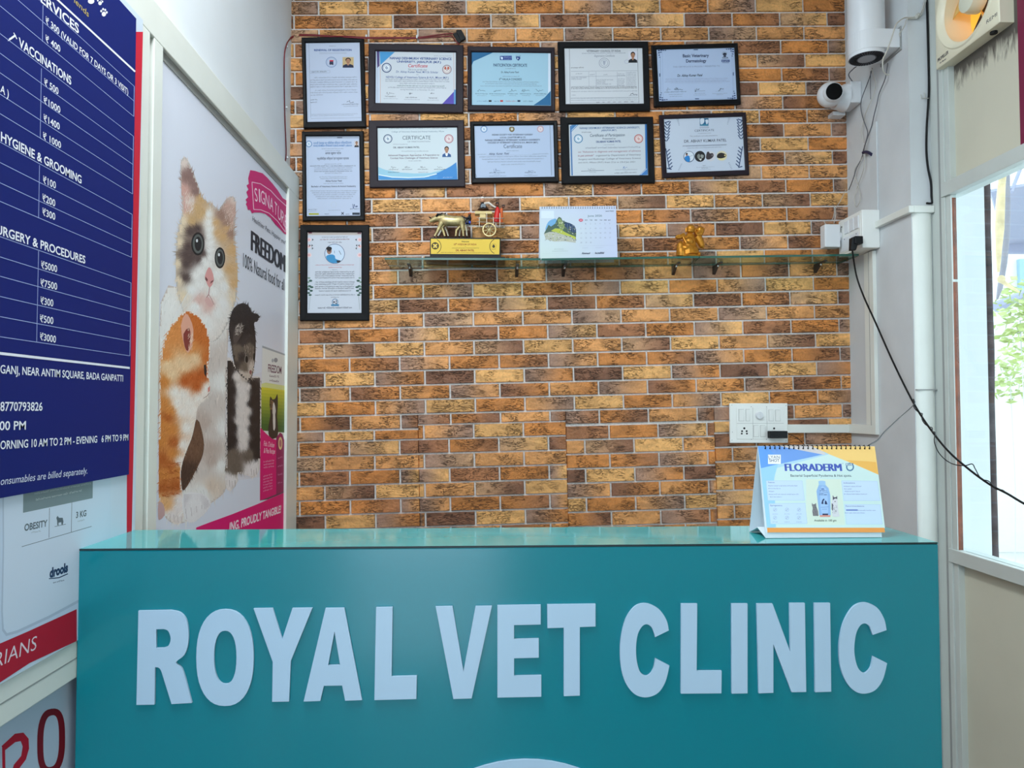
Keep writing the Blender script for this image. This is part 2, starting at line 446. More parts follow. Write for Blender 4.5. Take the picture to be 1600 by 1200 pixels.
# back wall: brick-patterned covering, hung slightly out of level, in one upper and four lower lengths
def brick_material():
    m = bpy.data.materials.new('brick_covering'); m.use_nodes = True; nt = m.node_tree; N = nt.nodes; L = nt.links
    bs = N['Principled BSDF']; bs.inputs['Roughness'].default_value = 0.62
    at = N.new('ShaderNodeAttribute'); at.attribute_name = 'Col'
    mk = N.new('ShaderNodeAttribute'); mk.attribute_name = 'Brick'
    tc = N.new('ShaderNodeTexCoord'); mp = N.new('ShaderNodeMapping'); mp.inputs['Scale'].default_value = (15, 1, 60)
    mp.inputs['Rotation'].default_value = (0, 0.14, 0)
    n1 = N.new('ShaderNodeTexNoise'); n1.inputs['Scale'].default_value = 1.7; n1.inputs['Detail'].default_value = 4; n1.inputs['Distortion'].default_value = 1.6
    L.new(tc.outputs['Object'], mp.inputs[0]); L.new(mp.outputs[0], n1.inputs['Vector'])
    # thin cracks: where the stretched noise passes its middle value
    s1 = N.new('ShaderNodeMath'); s1.operation = 'SUBTRACT'; s1.inputs[1].default_value = 0.5; L.new(n1.outputs['Fac'], s1.inputs[0])
    s2 = N.new('ShaderNodeMath'); s2.operation = 'ABSOLUTE'; L.new(s1.outputs[0], s2.inputs[0])
    cr = N.new('ShaderNodeMapRange'); cr.inputs['From Min'].default_value = 0.0; cr.inputs['From Max'].default_value = 0.05
    L.new(s2.outputs[0], cr.inputs['Value'])
    n2 = N.new('ShaderNodeTexNoise'); n2.inputs['Scale'].default_value = 16; n2.inputs['Detail'].default_value = 3; L.new(tc.outputs['Object'], n2.inputs['Vector'])
    gt = N.new('ShaderNodeMapRange'); gt.inputs['From Min'].default_value = 0.44; gt.inputs['From Max'].default_value = 0.54; L.new(n2.outputs['Fac'], gt.inputs['Value'])
    inv = N.new('ShaderNodeMath'); inv.operation = 'SUBTRACT'; inv.inputs[0].default_value = 1.0; L.new(cr.outputs[0], inv.inputs[1])
    ck = N.new('ShaderNodeMath'); ck.operation = 'MULTIPLY'; L.new(inv.outputs[0], ck.inputs[0]); L.new(gt.outputs[0], ck.inputs[1])
    ck2 = N.new('ShaderNodeMath'); ck2.operation = 'MULTIPLY'; L.new(ck.outputs[0], ck2.inputs[0]); L.new(mk.outputs['Fac'], ck2.inputs[1])
    # fine mottling
    n3 = N.new('ShaderNodeTexNoise'); n3.inputs['Scale'].default_value = 120; n3.inputs['Detail'].default_value = 4; L.new(tc.outputs['Object'], n3.inputs['Vector'])
    mr = N.new('ShaderNodeMapRange'); mr.inputs['To Min'].default_value = 0.70; mr.inputs['To Max'].default_value = 1.26; L.new(n3.outputs['Fac'], mr.inputs['Value'])
    n4 = N.new('ShaderNodeTexNoise'); n4.inputs['Scale'].default_value = 2.0; n4.inputs['Detail'].default_value = 5; n4.inputs['Distortion'].default_value = 0.8
    m4 = N.new('ShaderNodeMapping'); m4.inputs['Scale'].default_value = (5, 1, 14); L.new(tc.outputs['Object'], m4.inputs[0]); L.new(m4.outputs[0], n4.inputs['Vector'])
    r4 = N.new('ShaderNodeMapRange'); r4.inputs['From Min'].default_value = 0.36; r4.inputs['From Max'].default_value = 0.58; r4.inputs['To Min'].default_value = 0.74; r4.inputs['To Max'].default_value = 1.08; L.new(n4.outputs['Fac'], r4.inputs['Value'])
    o4 = N.new('ShaderNodeMix'); o4.inputs['A'].default_value = 1.0; L.new(mk.outputs['Fac'], o4.inputs['Factor']); L.new(r4.outputs[0], o4.inputs['B'])
    mm = N.new('ShaderNodeMath'); mm.operation = 'MULTIPLY'; L.new(mr.outputs[0], mm.inputs[0]); L.new(o4.outputs[0], mm.inputs[1])
    mu = N.new('ShaderNodeVectorMath'); mu.operation = 'SCALE'; L.new(at.outputs['Color'], mu.inputs[0]); L.new(mm.outputs[0], mu.inputs['Scale'])
    mx = N.new('ShaderNodeMix'); mx.data_type = 'RGBA'; mx.inputs['B'].default_value = lin((40, 24, 20))
    kf = N.new('ShaderNodeMath'); kf.operation = 'MULTIPLY'; kf.inputs[1].default_value = 0.85; L.new(ck2.outputs[0], kf.inputs[0])
    L.new(kf.outputs[0], mx.inputs['Factor']); L.new(mu.outputs[0], mx.inputs['A']); L.new(mx.outputs['Result'], bs.inputs['Base Color'])
    h1 = N.new('ShaderNodeMath'); h1.operation = 'MULTIPLY_ADD'; h1.inputs[1].default_value = -1.0; L.new(ck2.outputs[0], h1.inputs[0]); L.new(n3.outputs['Fac'], h1.inputs[2])
    bp = N.new('ShaderNodeBump'); bp.inputs['Strength'].default_value = 0.8; bp.inputs['Distance'].default_value = 0.004
    L.new(h1.outputs[0], bp.inputs['Height']); L.new(bp.outputs[0], bs.inputs['Normal'])
    return m
M['brick'] = brick_material()
TILT = 0.0235
def wall_sr(px, py):                         # photograph -> coordinates along and up the tilted courses
    p = W(px, py, D); c, s_ = math.cos(TILT), math.sin(TILT)
    return p.x * c + (p.z - 1.4) * s_, -p.x * s_ + (p.z - 1.4) * c
def wall_xyz(s, r, y):
    c, s_ = math.cos(TILT), math.sin(TILT); return Vector((s * c - r * s_, y, 1.4 + s * s_ + r * c))
def brick_wall():
    bm = bmesh.new(); cl = bm.loops.layers.float_color.new('Col'); bl = bm.loops.layers.float_color.new('Brick')
    rng = random.Random(23); mortar = lin((216, 212, 208)); one, zero = (1, 1, 1, 1), (0, 0, 0, 1)
    def face(pts, cols, k):
        f = bm.faces.new([bm.verts.new(p) for p in pts]); f.normal_update()
        if f.normal.y > 0: f.normal_flip()
        d = {tuple(round(v, 6) for v in p): c for p, c in zip(pts, cols)}
        for lp in f.loops:
            lp[cl] = d[tuple(round(v, 6) for v in lp.vert.co)]; lp[bl] = k
    L_, O_, T_, G_, B_, D_, N_ = (238, 178, 108), (212, 136, 68), (226, 158, 94), (166, 130, 110), (172, 114, 74), (140, 94, 68), (204, 158, 116)
    TILE = (((T_, G_), (L_, L_), (O_, O_)), ((D_, B_), (O_, B_), (N_, L_)), ((G_, N_), (T_, T_), (T_, T_)), ((B_, B_), (O_, O_), (G_, L_)), ((T_, T_), (N_, D_), (L_, L_)),
            ((O_, O_), (O_, B_), (G_, T_)), ((D_, D_), (L_, L_), (G_, O_)), ((G_, T_), (D_, O_), (T_, O_)), ((L_, L_), (O_, O_), (T_, G_)), ((T_, T_), (G_, B_), (O_, D_)))
    REFX = (699.7, 660.7, 701.5, 741.7, 703, 742, 703, 744.5, 706, 813)     # photograph x of the first brick type of each course
    PW, PH, G, T, E = 0.1886, 0.0549, 0.0062, 0.0072, 0.0020
    def panel(s0, s1, r0, r1, joint, mort, ko):          # ko: (course number that is type 3, sideways shift)
        ja, ra = joint
        i0, i1 = int(math.floor((r0 - mort) / PH)) - 1, int(math.ceil((r1 - mort) / PH)) + 1
        for i in range(i0, i1):
            ry0, ry1 = max(mort + i * PH + G / 2, r0), min(mort + (i + 1) * PH - G / 2, r1)
            if ry1 - ry0 < 0.004: continue
            sh = 0.0 if (i - ra) % 2 == 0 else PW / 2
            for j in range(int(math.floor((s0 - ja) / PW)) - 2, int(math.ceil((s1 - ja) / PW)) + 2):
                sa, sb = max(ja + sh + j * PW + G / 2, s0), min(ja + sh + (j + 1) * PW - G / 2, s1)
                if sb - sa < 0.004: continue
                row = (3 + ko[0] - i) % 10; sm = ja + sh + (j + 0.5) * PW
                A, B = TILE[row][int(round((sm - wall_sr(REFX[row], 530)[0]) / PW) + ko[1]) % 3]; v = rng.uniform(0.94, 1.05)
                cols = []
                for t in (0.0, 0.35, 0.65, 1.0):
                    c = [A[q] + (B[q] - A[q]) * (t * t * (3 - 2 * t)) for q in range(3)]
                    cols.append(lin([min(255, x * v) for x in c]))
                n0, n1 = cols[0], cols[-1]
                sx = [sa + E, sa + (sb - sa) * .35, sa + (sb - sa) * .65, sb - E]
                yb, yf = D, D - T
                for q in range(3):
                    face([wall_xyz(sx[q], ry0 + E, yf), wall_xyz(sx[q + 1], ry0 + E, yf), wall_xyz(sx[q + 1], ry1 - E, yf), wall_xyz(sx[q], ry1 - E, yf)], [cols[q], cols[q + 1], cols[q + 1], cols[q]], one)
                fr = [(sa + E, ry0 + E), (sb - E, ry0 + E), (sb - E, ry1 - E), (sa + E, ry1 - E)]; bk = [(sa, ry0), (sb, ry0), (sb, ry1), (sa, ry1)]
                for q in range(4):
                    q2 = (q + 1) % 4
                    ca = n0 if q in (0, 3) else n1; cb = n0 if q2 in (0, 3) else n1
                    face([wall_xyz(*bk[q], yb), wall_xyz(*bk[q2], yb), wall_xyz(*fr[q2], yf), wall_xyz(*fr[q], yf)], [ca, cb, cb, ca], one)
    sL = wall_sr(430, 400)[0]; sR = wall_sr(1345, 400)[0]
    def seam(px, py): return wall_sr(px, py)
    s1, s2, s3 = seam(655, 740)[0], seam(886, 740)[0], seam(1118, 740)[0]
    rA, rB, rC, rD = seam(560, 674)[1], seam(770, 660)[1], seam(1000, 662)[1], seam(1200, 657)[1]
    top = (seam(533, 35)[0], 0); mt = seam(533, 46)[1]
    i3 = int(math.floor((seam(505, 529)[1] - mt) / PH))
    jt = lambda x, y, m_: (seam(x, y)[0], int(math.floor((seam(x, y)[1] - m_) / PH)))
    rt = mt + PH * math.ceil((max(rA, rB, rC, rD) - mt) / PH)
    tj = jt(467, 529, mt); panel(sL, sR, rt, 1.9, tj, mt, (i3, 0))
    for a_, e_, r_ in ((sL, s1, rA), (s1, s2, rB), (s2, s3, rC), (s3, sR, rD)): panel(a_, e_, r_, rt, tj, mt, (i3, 0))
    bot = -1.45; mA = seam(505, 690.5)[1]; iA = int(math.floor((seam(505, 701)[1] - mA) / PH)) - 2
    panel(sL, s1, bot, rA, jt(467, 701, mA), mA, (iA, 0)); panel(s1, s2, bot, rB, jt(545, 701, mA), mA, (iA, 0))
    mC = seam(1031, 774)[1]; panel(s2, s3, bot, rC, jt(1031, 763, mC), mC, (4, 1))
    mD = seam(1146, 766)[1]; panel(s3, sR, bot, rD, jt(1146, 755, mD), mD, (7, 2))
    face([(XL - 0.12, D, 0), (XR + 0.1, D, 0), (XR + 0.1, D, H), (XL - 0.12, D, H)], [mortar] * 4, zero)
    bb = MB(); bb.bm.free(); bb.bm = bm
    me = bpy.data.meshes.new('wall_back')
    ext = bmesh.ops.extrude_face_region(bm, geom=[f for f in bm.faces if f.calc_area() > 1.0])
    for v in ext['geom']:
        if isinstance(v, bmesh.types.BMVert): v.co.y += 0.12
    # keep everything between floor and ceiling and between the side walls
    for v in bm.verts: v.co.z = min(max(v.co.z, 0.0), H); v.co.x = max(v.co.x, XL - 0.12)
    bm.to_mesh(me); bm.free(); me.materials.append(M['brick'])
    o = bpy.data.objects.new('wall_back', me); COL.objects.link(o); o['kind'] = 'structure'
brick_wall()

# right: aluminium partition with a window
def zW(px, py): return RX(px, py, XW).z
ZT1, ZT0 = zW(1467, 290), zW(1474, 308)      # transom, upper and lower edge
ZS1, ZS0 = zW(1481, 855.5), zW(1480, 876)    # sill rail
YN = 1.50                                    # near end of the partition
b = MB(); b.box(XW, XW + 0.12, Y0, YN - 0.071, 0, H); b.build('wall_right', 'panel', kind='structure')  # unseen solid stretch, added to keep window light off the counter front
win = bpy.data.objects.new('window_1', None); COL.objects.link(win); win.location = (XW, YP, 0); win['_o'] = (XW, YP, 0.0); win['kind'] = 'structure'
b = MB(); yj = 2.300; yp_ = RX(1491, 600, XW + 0.004).y; yg_ = RX(1496, 600, XW + 0.014).y
b.box(XW, XW + 0.028, yj, YP, 0, H)                                    # corner post
b.box(XW + 0.006, XW + 0.05, yj - 0.022, yj, ZT1, H); b.box(XW + 0.006, XW + 0.05, yj - 0.022, yj, 0, ZS0)
b.box(XW + 0.004, XW + 0.024, yp_, yj, ZS1, ZT0)
b.box(XW - 0.004, XW + 0.055, YN, yj + 0.012, ZT0, ZT1)                # transom
b.box(XW - 0.004, XW + 0.055, YN, yj + 0.012, ZS0, ZS1)                # sill rail
b.box(XW, XW + 0.055, YN - 0.07, YN, 0, H)
b.build('window_frame', 'alu_grey', win, bevel=0.0015)
b = MB(); b.box(XW - 0.001, XW + 0.01, yj + 0.018, yj + 0.026, 0, H); b.build('gasket', 'groove', win)
b = MB(); b.box(XW + 0.015, XW + 0.021, YN, yg_, ZS1, ZT0); b.build('window_pane', 'pane', win)
b = MB(); b.box(XW + 0.007, XW + 0.022, yg_ + 0.001, yp_ - 0.0005, ZS1, RX(1492, 440, XW + 0.01).z); b.box(XW + 0.009, XW + 0.022, yg_ + 0.001, yp_ - 0.0005, RX(1492, 436, XW + 0.01).z, ZT0 - 0.01); b.build('brown_bead', 'copper', win)
# panels above (with a square opening for the fan) and below the glass
def soot_panel():
    m = mat('beige_panel_with_soot', (204, 201, 182), 0.6, noise=0.04, nscale=3)
    nt = m.node_tree; N = nt.nodes; L = nt.links; bs = N['Principled BSDF']
    src = bs.inputs['Base Color'].links[0].from_socket
    tc = N.new('ShaderNodeTexCoord'); sp = N.new('ShaderNodeSeparateXYZ'); L.new(tc.outputs['Object'], sp.inputs[0])
    mp = N.new('ShaderNodeMapping'); mp.inputs['Scale'].default_value = (1, 26, 7); L.new(tc.outputs['Object'], mp.inputs[0])
    nz = N.new('ShaderNodeTexNoise'); nz.inputs['Scale'].default_value = 2.2; nz.inputs['Detail'].default_value = 6; nz.inputs['Distortion'].default_value = 0.8; L.new(mp.outputs[0], nz.inputs['Vector'])
    mr = N.new('ShaderNodeMapRange'); mr.inputs['From Min'].default_value = FZ - 0.13; mr.inputs['From Max'].default_value = FZ + 0.0
    L.new(sp.outputs['Z'], mr.inputs['Value'])
    sub = N.new('ShaderNodeMath'); sub.operation = 'ADD'; L.new(mr.outputs[0], sub.inputs[0]); L.new(nz.outputs['Fac'], sub.inputs[1])
    r2 = N.new('ShaderNodeMapRange'); r2.inputs['From Min'].default_value = 0.92; r2.inputs['From Max'].default_value = 1.28; L.new(sub.outputs[0], r2.inputs['Value'])
    mx = N.new('ShaderNodeMix'); mx.data_type = 'RGBA'; mx.inputs['B'].default_value = lin((58, 50, 48))
    kk = N.new('ShaderNodeMath'); kk.operation = 'MULTIPLY'; kk.inputs[1].default_value = 0.9; L.new(r2.outputs[0], kk.inputs[0])
    L.new(kk.outputs[0], mx.inputs['Factor']); L.new(src, mx.inputs['A']); L.new(mx.outputs['Result'], bs.inputs['Base Color'])
    return m
XPN = XW + 0.026                              # panel face
XF = XPN * 0.9705                             # fan face
FY1, FY0 = RX(1462, 109, XF).y, RX(1561, 31, XF).y    # fan box, far and near
FZ = RX(1462, 109, XF).z; FW = FY1 - FY0; FZ1 = FZ + FW; FCY, FCZ = (FY0 + FY1) / 2, FZ + FW / 2
# object coordinates of the panel start at the window's own origin, whose z is 0
M['soot'] = soot_panel()
b = MB(); q = FW * 0.43
b.box(XPN, XPN + 0.02, FCY + q, yj - 0.02, ZT1, H); b.box(XPN, XPN + 0.02, YN, FCY - q, ZT1, H)
b.box(XPN, XPN + 0.02, FCY - q, FCY + q, ZT1, FCZ - q); b.box(XPN, XPN + 0.02, FCY - q, FCY + q, FCZ + q, H)
b.build('upper_panel', 'soot', win)
b = MB(); b.box(XPN, XPN + 0.02, YN, yj - 0.02, 0, ZS0); b.build('lower_panel', 'panel', win)

# the pier's white cover strip and its cap
zc1, zc0 = W(1425, 325, YP).z, W(1425, 334, YP).z
t = thing('cable_trunking', 'white cable trunking rising up the front of the pier beside the window', 'trunking', (XR + 0.03, YP, 0.0))
b = MB(); x0, x1 = XR + 0.002, XW - 0.002; n = 10
prof = [(x0 + (x1 - x0) * i / n, YP - 0.001 - 0.012 * math.sin(PI * i / n) ** 0.5) for i in range(n + 1)]
b.prism([(x, y, 0.0) for x, y in prof], (0, 0, zc0)); b.build('trunking_cover', 'alu', t, smooth=True)
b = MB(); zj = W(1440, 609, YP).z; b.box(x0, x1, YP - 0.0145, YP - 0.001, zj - 0.0015, zj + 0.0015); b.build('joint_line', 'groove', t)
t = thing('cornice_strip', 'short cream moulding strip wrapping the pier corner above the trunking', 'moulding', (XR, YP, zc0))
b = MB(); ym = RX(1369, 352, XR).y
b.box(XR - 0.018, XR, YP - 0.018, ym, zc0, zc1 + 0.004); b.box(XR, XW - 0.001, YP - 0.018, YP, zc0, zc1 + 0.004); b.build('moulding', 'alu', t, bevel=0.002)

# ------------------------------------------------------------------ left: display frame with printed sheets
zr1 = RX(330, 136, XP).z                      # height of the frame's top edge, read at mid-length
zr1 = (RX(242, 0, XP).z + RX(466, 276, XP).z) / 2
zi1 = RX(257, 76, XP).z                      # under the top rail
yk0, yk1 = RX(248, 500, XP).y, RX(222, 500, XP).y
yA = RX(211, 500, XP).y; yB = RX(228, 500, XP).y; yC = RX(235, 500, XP).y; yD_ = RX(249, 500, XP).y
zm1, zm0 = RX(60, 1035, XP).z, RX(60, 1098, XP).z
t = thing('display_frame', 'cream white aluminium frame on the left wall holding the printed sheets', 'frame', (XP, 1.5, 0.0))
b = MB(); b.box(XL + 0.001, XP, 0.35, D - 0.012, zi1, zr1); b.build('top_rail', 'alu', t, bevel=0.002)
b = MB(); b.box(XL + 0.001, XP, yA, yB, 0, zi1); b.build('post', 'alu', t, bevel=0.0015)
b = MB(); b.box(XL + 0.001, XP - 0.010, yB, yC, 0, zi1); b.build('recess_strip', 'groove', t)
b = MB(); b.box(XL + 0.001, XP, yC, yD_, 0, zi1); b.build('post', 'alu', t, bevel=0.0015)
yE = RX(449, 600, XP).y
b = MB(); b.box(XL + 0.001, XP, yE, D - 0.012, 0, zi1); b.build('post', 'alu', t, bevel=0.0015)
b = MB(); b.box(XL + 0.001, XP, 0.35, yA, zm0, zm1); b.build('middle_rail', 'alu', t, bevel=0.002)
b = MB(); b.box(XP - 0.001, XP + 0.0003, 0.35, yA - 0.001, (zm0 + zm1) / 2 + 0.001, (zm0 + zm1) / 2 + 0.0035); b.build('rail_groove', 'groove', t)
b = MB(); b.box(XL + 0.001, XP - 0.008, yD_, yE, zi1 - 0.02, zi1); b.build('inner_bead', 'groove', t)
# ------------------------------------------------------------------ blue price board
NX = (1, 0, 0)
XB = XP + 0.0062
t = thing('price_board', 'navy blue price list board with white lettering hung over the left wall frame', 'board', (XB, 1.2, 1.9))
zb1 = RX(213, 37, XB).z; yb1 = RX(207, 400, XB).y; zb0 = RX(203, 741, XB).z
b = MB(); b.box(XB - 0.0028, XB, 0.45, yb1, zb0, zb1 + 0.01); b.build('board_sheet', mat('navy_flex', (12, 30, 108), 0.6, spec=0.2), t)
P = Print((XB, 0, 0), NX); WH = (236, 238, 248); LB = (150, 165, 215)
yl = lambda px: px
def hline(xr, yr, wd, c, xl=-260):           # a level rule running left out of frame from its right end
    p = P.at(xr, yr); z = p.z; P.l += 1
    off = P.n * (P.base + P.l * P.EPS); hh = (P.at(xr, yr - wd / 2) - P.at(xr, yr + wd / 2)).length / 2
    y0_ = 0.5 if xl < -200 else P.at(xl, 300).y
    P._face([Vector((XB, y0_, z - hh)), Vector((XB, p.y, z - hh)), Vector((XB, p.y, z + hh)), Vector((XB, y0_, z + hh))], c)
def vline(xt, yt, xb, yb, wd, c): P.line([(xt, yt), (xb, yb)], wd, c)
for ys in ((135, 158, 182), (213, 235, 257, 281, 303), (335, 358, 381, 402), (442, 465, 487, 510, 533, 556)):
    xr = 209.6 - (ys[0] - 135) * 0.0165
    for y in ys: hline(xr - (y - ys[0]) * 0.016, y, 0.9, LB)
    vline(xr, ys[0], xr - (ys[-1] - ys[0]) * 0.016, ys[-1], 0.9, LB)
for xt, yt, xb, yb in ((67, 8, 66, 65), (64.5, 107, 62.5, 216), (61.5, 258, 60, 341), (60, 392, 57, 534)): vline(xt, yt, xb, yb, 0.9, LB)
P.line([(90, 0), (211, 112)], 2.6, WH); P.line([(20, -65), (90, 0)], 2.6, WH); hline(202.5, 575, 3.2, WH)
T = P.text
T('L SERVICES', 40, -17, 123, 53, 16, WH, .02)
T('₹ 300 (VALID FOR 7 DAYS OR 3 VISIT)', 71, 36, 200, 148, 10.5, WH, .012)
T('₹ 400', 71, 65, 94, 82, 10.5, WH, .012)
T('VACCINATIONS', 29, 72.5, 111, 133, 14.5, WH, .02)
T('₹ 500', 69, 133, 91, 148, 10.5, WH, .012); T('₹1000', 68, 161, 94, 177, 10.5, WH, .012)
T('₹1400', 68, 189, 93, 203, 10.5, WH, .012); T('₹ 1000', 67, 217, 95, 232, 10.5, WH, .012)
T('A )', 0, 143, 13, 153, 12, WH, .012)
T('HYGIENE & GROOMING', 1, 220, 127, 287, 14.5, WH, .02)
T('₹100', 67, 286, 87, 295, 11, WH, .012); T('₹200', 66, 314, 86, 323, 11, WH, .012); T('₹300', 66, 336, 86, 344, 11, WH, .012)
T('SURGERY & PROCEDURES', -14, 362, 133, 412, 14.5, WH, .02)
T('₹5000', 64, 419, 89, 425.5, 11, WH, .012); T('₹7500', 63, 447, 89, 453, 11, WH, .012); T('₹300', 63, 475, 83, 479, 11, WH, .012)
T('₹500', 62, 503, 83, 506.5, 11, WH, .012); T('₹3000', 62, 531, 87, 535.5, 11, WH, .012)
T('GANJ, NEAR ANTIM SQUARE, BADA GANPATTI', 0, 583, 192, 596, 13, WH, .014)
T('8770793826', 0, 642, 66, 641.5, 14, WH, .014)
T('9:00 PM', -14, 672.5, 40, 671, 14, WH, .014)
T('ORNING 10 AM TO 2 PM - EVENING   6 PM TO 9 PM', 0, 702, 200, 688, 13, WH, .014)
T('onsumables are billed separately.', 0, 758, 136, 740, 12, (214, 220, 240), 0, .22)
T('friends', 107, -5, 138, 27, 10, (196, 176, 92), 0, .15)
for x, y, r in ((162, 20, 6), (156, 3, 5)):   # small paw prints
    P.ell(x, y + 2, r * .55, r * .62, WH)
    for dx, dy in ((-.7, -.45), (-.2, -.95), (.35, -.75), (.75, -.1)): P.ell(x + dx * r, y + dy * r, r * .24, r * .32, WH)
P.ell(142, 2, 5, 4, WH)
P.line([(14, 62), (24, 55)], 3.2, WH); P.line([(21, 51), (26, 61)], 1.2, WH); P.line([(12, 64), (17, 60)], 1.0, WH)
P.build('printed_lettering', t)

# ------------------------------------------------------------------ pack poster behind it, in the left pane
XQ = XP + 0.0022
t = thing('pack_poster', 'pale poster of a pet food pack with a red edge, behind the navy board', 'poster', (XQ, 1.1, 1.2))
b = MB(); yq = RX(222, 32, XQ).y + 0.004
b.box(XQ - 0.002, XQ, 0.4, yq, zm1 + 0.001, RX(222, 30, XQ).z); b.build('poster_sheet', mat('poster_white', (206, 220, 236), 0.4), t)
P = Print((XQ, 0, 0), NX); P.crop(0, 740, .3835)
RED = (206, 34, 58); STR = (176, 20, 46)
P.poly([(522, -1800), (582, -1800), (536, 250), (516, 250)], RED)
P.poly([(-60, -200), (437, -200), (433, 612), (312, 681), (120, 771), (-60, 889)], (196, 212, 232))
P.line([(438, -100), (434, 300), (432, 600)], 2, (150, 165, 180))
# pack outline, soft grey edge
P.poly([(8, -150), (10, 300), (4, 560), (8, 640), (24, 662), (70, 650), (200, 590), (330, 520), (450, 460), (450, -200)], (176, 192, 212))
P.poly([(14, -150), (16, 300), (11, 560), (15, 632), (28, 650), (70, 638), (200, 578), (330, 508), (450, 450), (450, -200)], (205, 219, 236))
P.poly([(95, 40), (378, -10), (377, 100), (93, 160)], (124, 142, 148)); P.words(146, 110, 332, 72, 8, (190, 202, 206), 7)
P.words(140, 85, 372, 42, 7, (176, 190, 196), 7)
G1 = (92, 106, 116)
P.line([(88, 298), (373, 215)], 2.2, G1); P.line([(201, 140), (199, 262)], 2, G1); P.line([(292, 118), (290, 238)], 2, G1)
P.text('OBESITY', 98, 234, 192, 214, 27, G1, .03); P.text('3 KG', 309, 181, 351, 172, 24, G1, .03)
P.words(128, 243, 165, 236, 6, (150, 162, 172)); P.words(316, 197, 346, 190, 6, (150, 162, 172))
P.poly([(229, 180), (234, 172), (240, 180), (255, 180), (258, 196), (255, 208), (250, 208), (249, 198), (238, 200), (238, 211), (233, 211), (232, 192)], G1); P.line([(222, 216), (268, 206)], 2, G1)
DB = (30, 56, 92)
P.text('drools', 201, 424, 276, 398, 36, DB, .055); P.line([(199, 428), (240, 424), (276, 408)], 4, DB); P.words(216, 447, 262, 436, 6, DB, 6)
P.poly([(-60, 718), (120, 640), (312, 552), (312, 682), (120, 772), (-60, 890)], STR)
P.text('RIANS', -24, 796, 146, 716, 60, (226, 214, 222), -.006, .1)
P.build('printed_face', t, 'vinyl')

XQ2 = XP - 0.012
t = thing('lettered_poster', 'pale poster with large red and black letters below the middle rail', 'poster', (XQ2, 1.0, 0.6))
b = MB(); b.box(XQ2 - 0.003, XQ2, 0.4, yA - 0.002, 0.05, zm0 - 0.001); b.build('poster_sheet', mat('poster_pale', (188, 200, 218), 0.4), t)
P = Print((XQ2, 0, 0), NX); P.crop(0, 740, .3835)
def big_o(cx, cy, rx, ry, tk, tilt, c):
    P.l += 1; n = 36
    pt = lambda a, k: (cx + (rx - k) * math.copysign(abs(math.cos(a)) ** .75, math.cos(a)), cy + (ry - k * 1.1) * math.copysign(abs(math.sin(a)) ** .75, math.sin(a)) - tilt * math.cos(a))
    for i in range(n):
        a, b2 = 2 * PI * i / n, 2 * PI * (i + 1) / n
        P._face([P.at(*pt(a, 0)), P.at(*pt(b2, 0)), P.at(*pt(b2, tk)), P.at(*pt(a, tk))], c)
big_o(208, 1090, 57, 132, 25, 14, (122, 14, 30))
RC = (182, 18, 44)
P.poly([(8, 1112), (20, 1104), (24, 1400), (12, 1400)], RC)
P.poly([(6, 1110), (60, 1060), (95, 1055), (116, 1080), (118, 1120), (105, 1165), (75, 1205), (110, 1330), (92, 1340), (46, 1220), (56, 1186), (86, 1150), (92, 1112), (84, 1090), (62, 1094), (14, 1132)], RC)
P.build('printed_face', t, 'vinyl')

# ------------------------------------------------------------------ cat poster in the right pane
XK = XP - 0.010
t = thing('cat_poster', 'large poster of a calico cat and two kittens in the left wall frame', 'poster', (XK, 2.1, 1.2))
b = MB(); b.box(XK - 0.003, XK, yD_ + 0.002, yE - 0.001, 0.5, zi1 - 0.001); b.build('poster_sheet', mat('cat_poster_ground', (222, 226, 240), 0.4), t)
P = Print((XK, 0, 0), NX); dn = PI / 2
A5 = lambda pts: [((220 + .26667 * x), (220 + .26667 * y)) for x, y in pts]
A6 = lambda pts: [((220 + .325 * x), (460 + .325 * y)) for x, y in pts]
P.crop(0, 0, 1)
# ground of the picture: slightly warmer and lighter lower down
P.poly([(240, 640), (470, 560), (470, 840), (240, 840)], (226, 224, 234))
P.poly([(240, 770), (410, 745), (470, 735), (470, 850), (240, 850)], (226, 230, 244))
# --- adult cat: body, then head
def C5(groups): return [(220 + .26667 * x, 220 + .26667 * y, c) for c, pts in groups for x, y in pts]
def C6(groups): return [(220 + .325 * x, 460 + .325 * y, c) for c, pts in groups for x, y in pts]
def out(cx, cy): return lambda x, y: math.atan2(y - cy, x - cx)
body = A6([(95, 40), (230, -20), (330, -60), (420, -20), (428, 60), (422, 180), (414, 330), (408, 520), (408, 700), (416, 860), (402, 950), (330, 1010), (270, 1070), (170, 1104), (110, 1060), (90, 950)])
P.paint(body, C6([((240, 238, 236), ((250, 1000), (300, 950), (200, 1060), (380, 820), (400, 420), (110, 200), (120, 80), (330, 160), (395, 640))), ((214, 202, 196), ((365, 520), (340, 660), (330, 330), (385, 300), (290, 840))), ((196, 176, 166), ((330, 740), (300, 620), (345, 800))), ((226, 206, 190), ((300, 60), (340, 920)))]), 1500, 14, 1.2, dn, .22, 8)
head = A5([(236, 120), (262, 96), (300, 165), (345, 285), (375, 345), (430, 380), (458, 400), (500, 342), (540, 326), (557, 370), (552, 480), (553, 600), (566, 720), (566, 850), (552, 950), (500, 1090), (420, 1180), (300, 1120), (240, 980), (208, 860), (205, 700), (207, 600), (222, 500), (242, 420), (238, 320), (232, 200)])
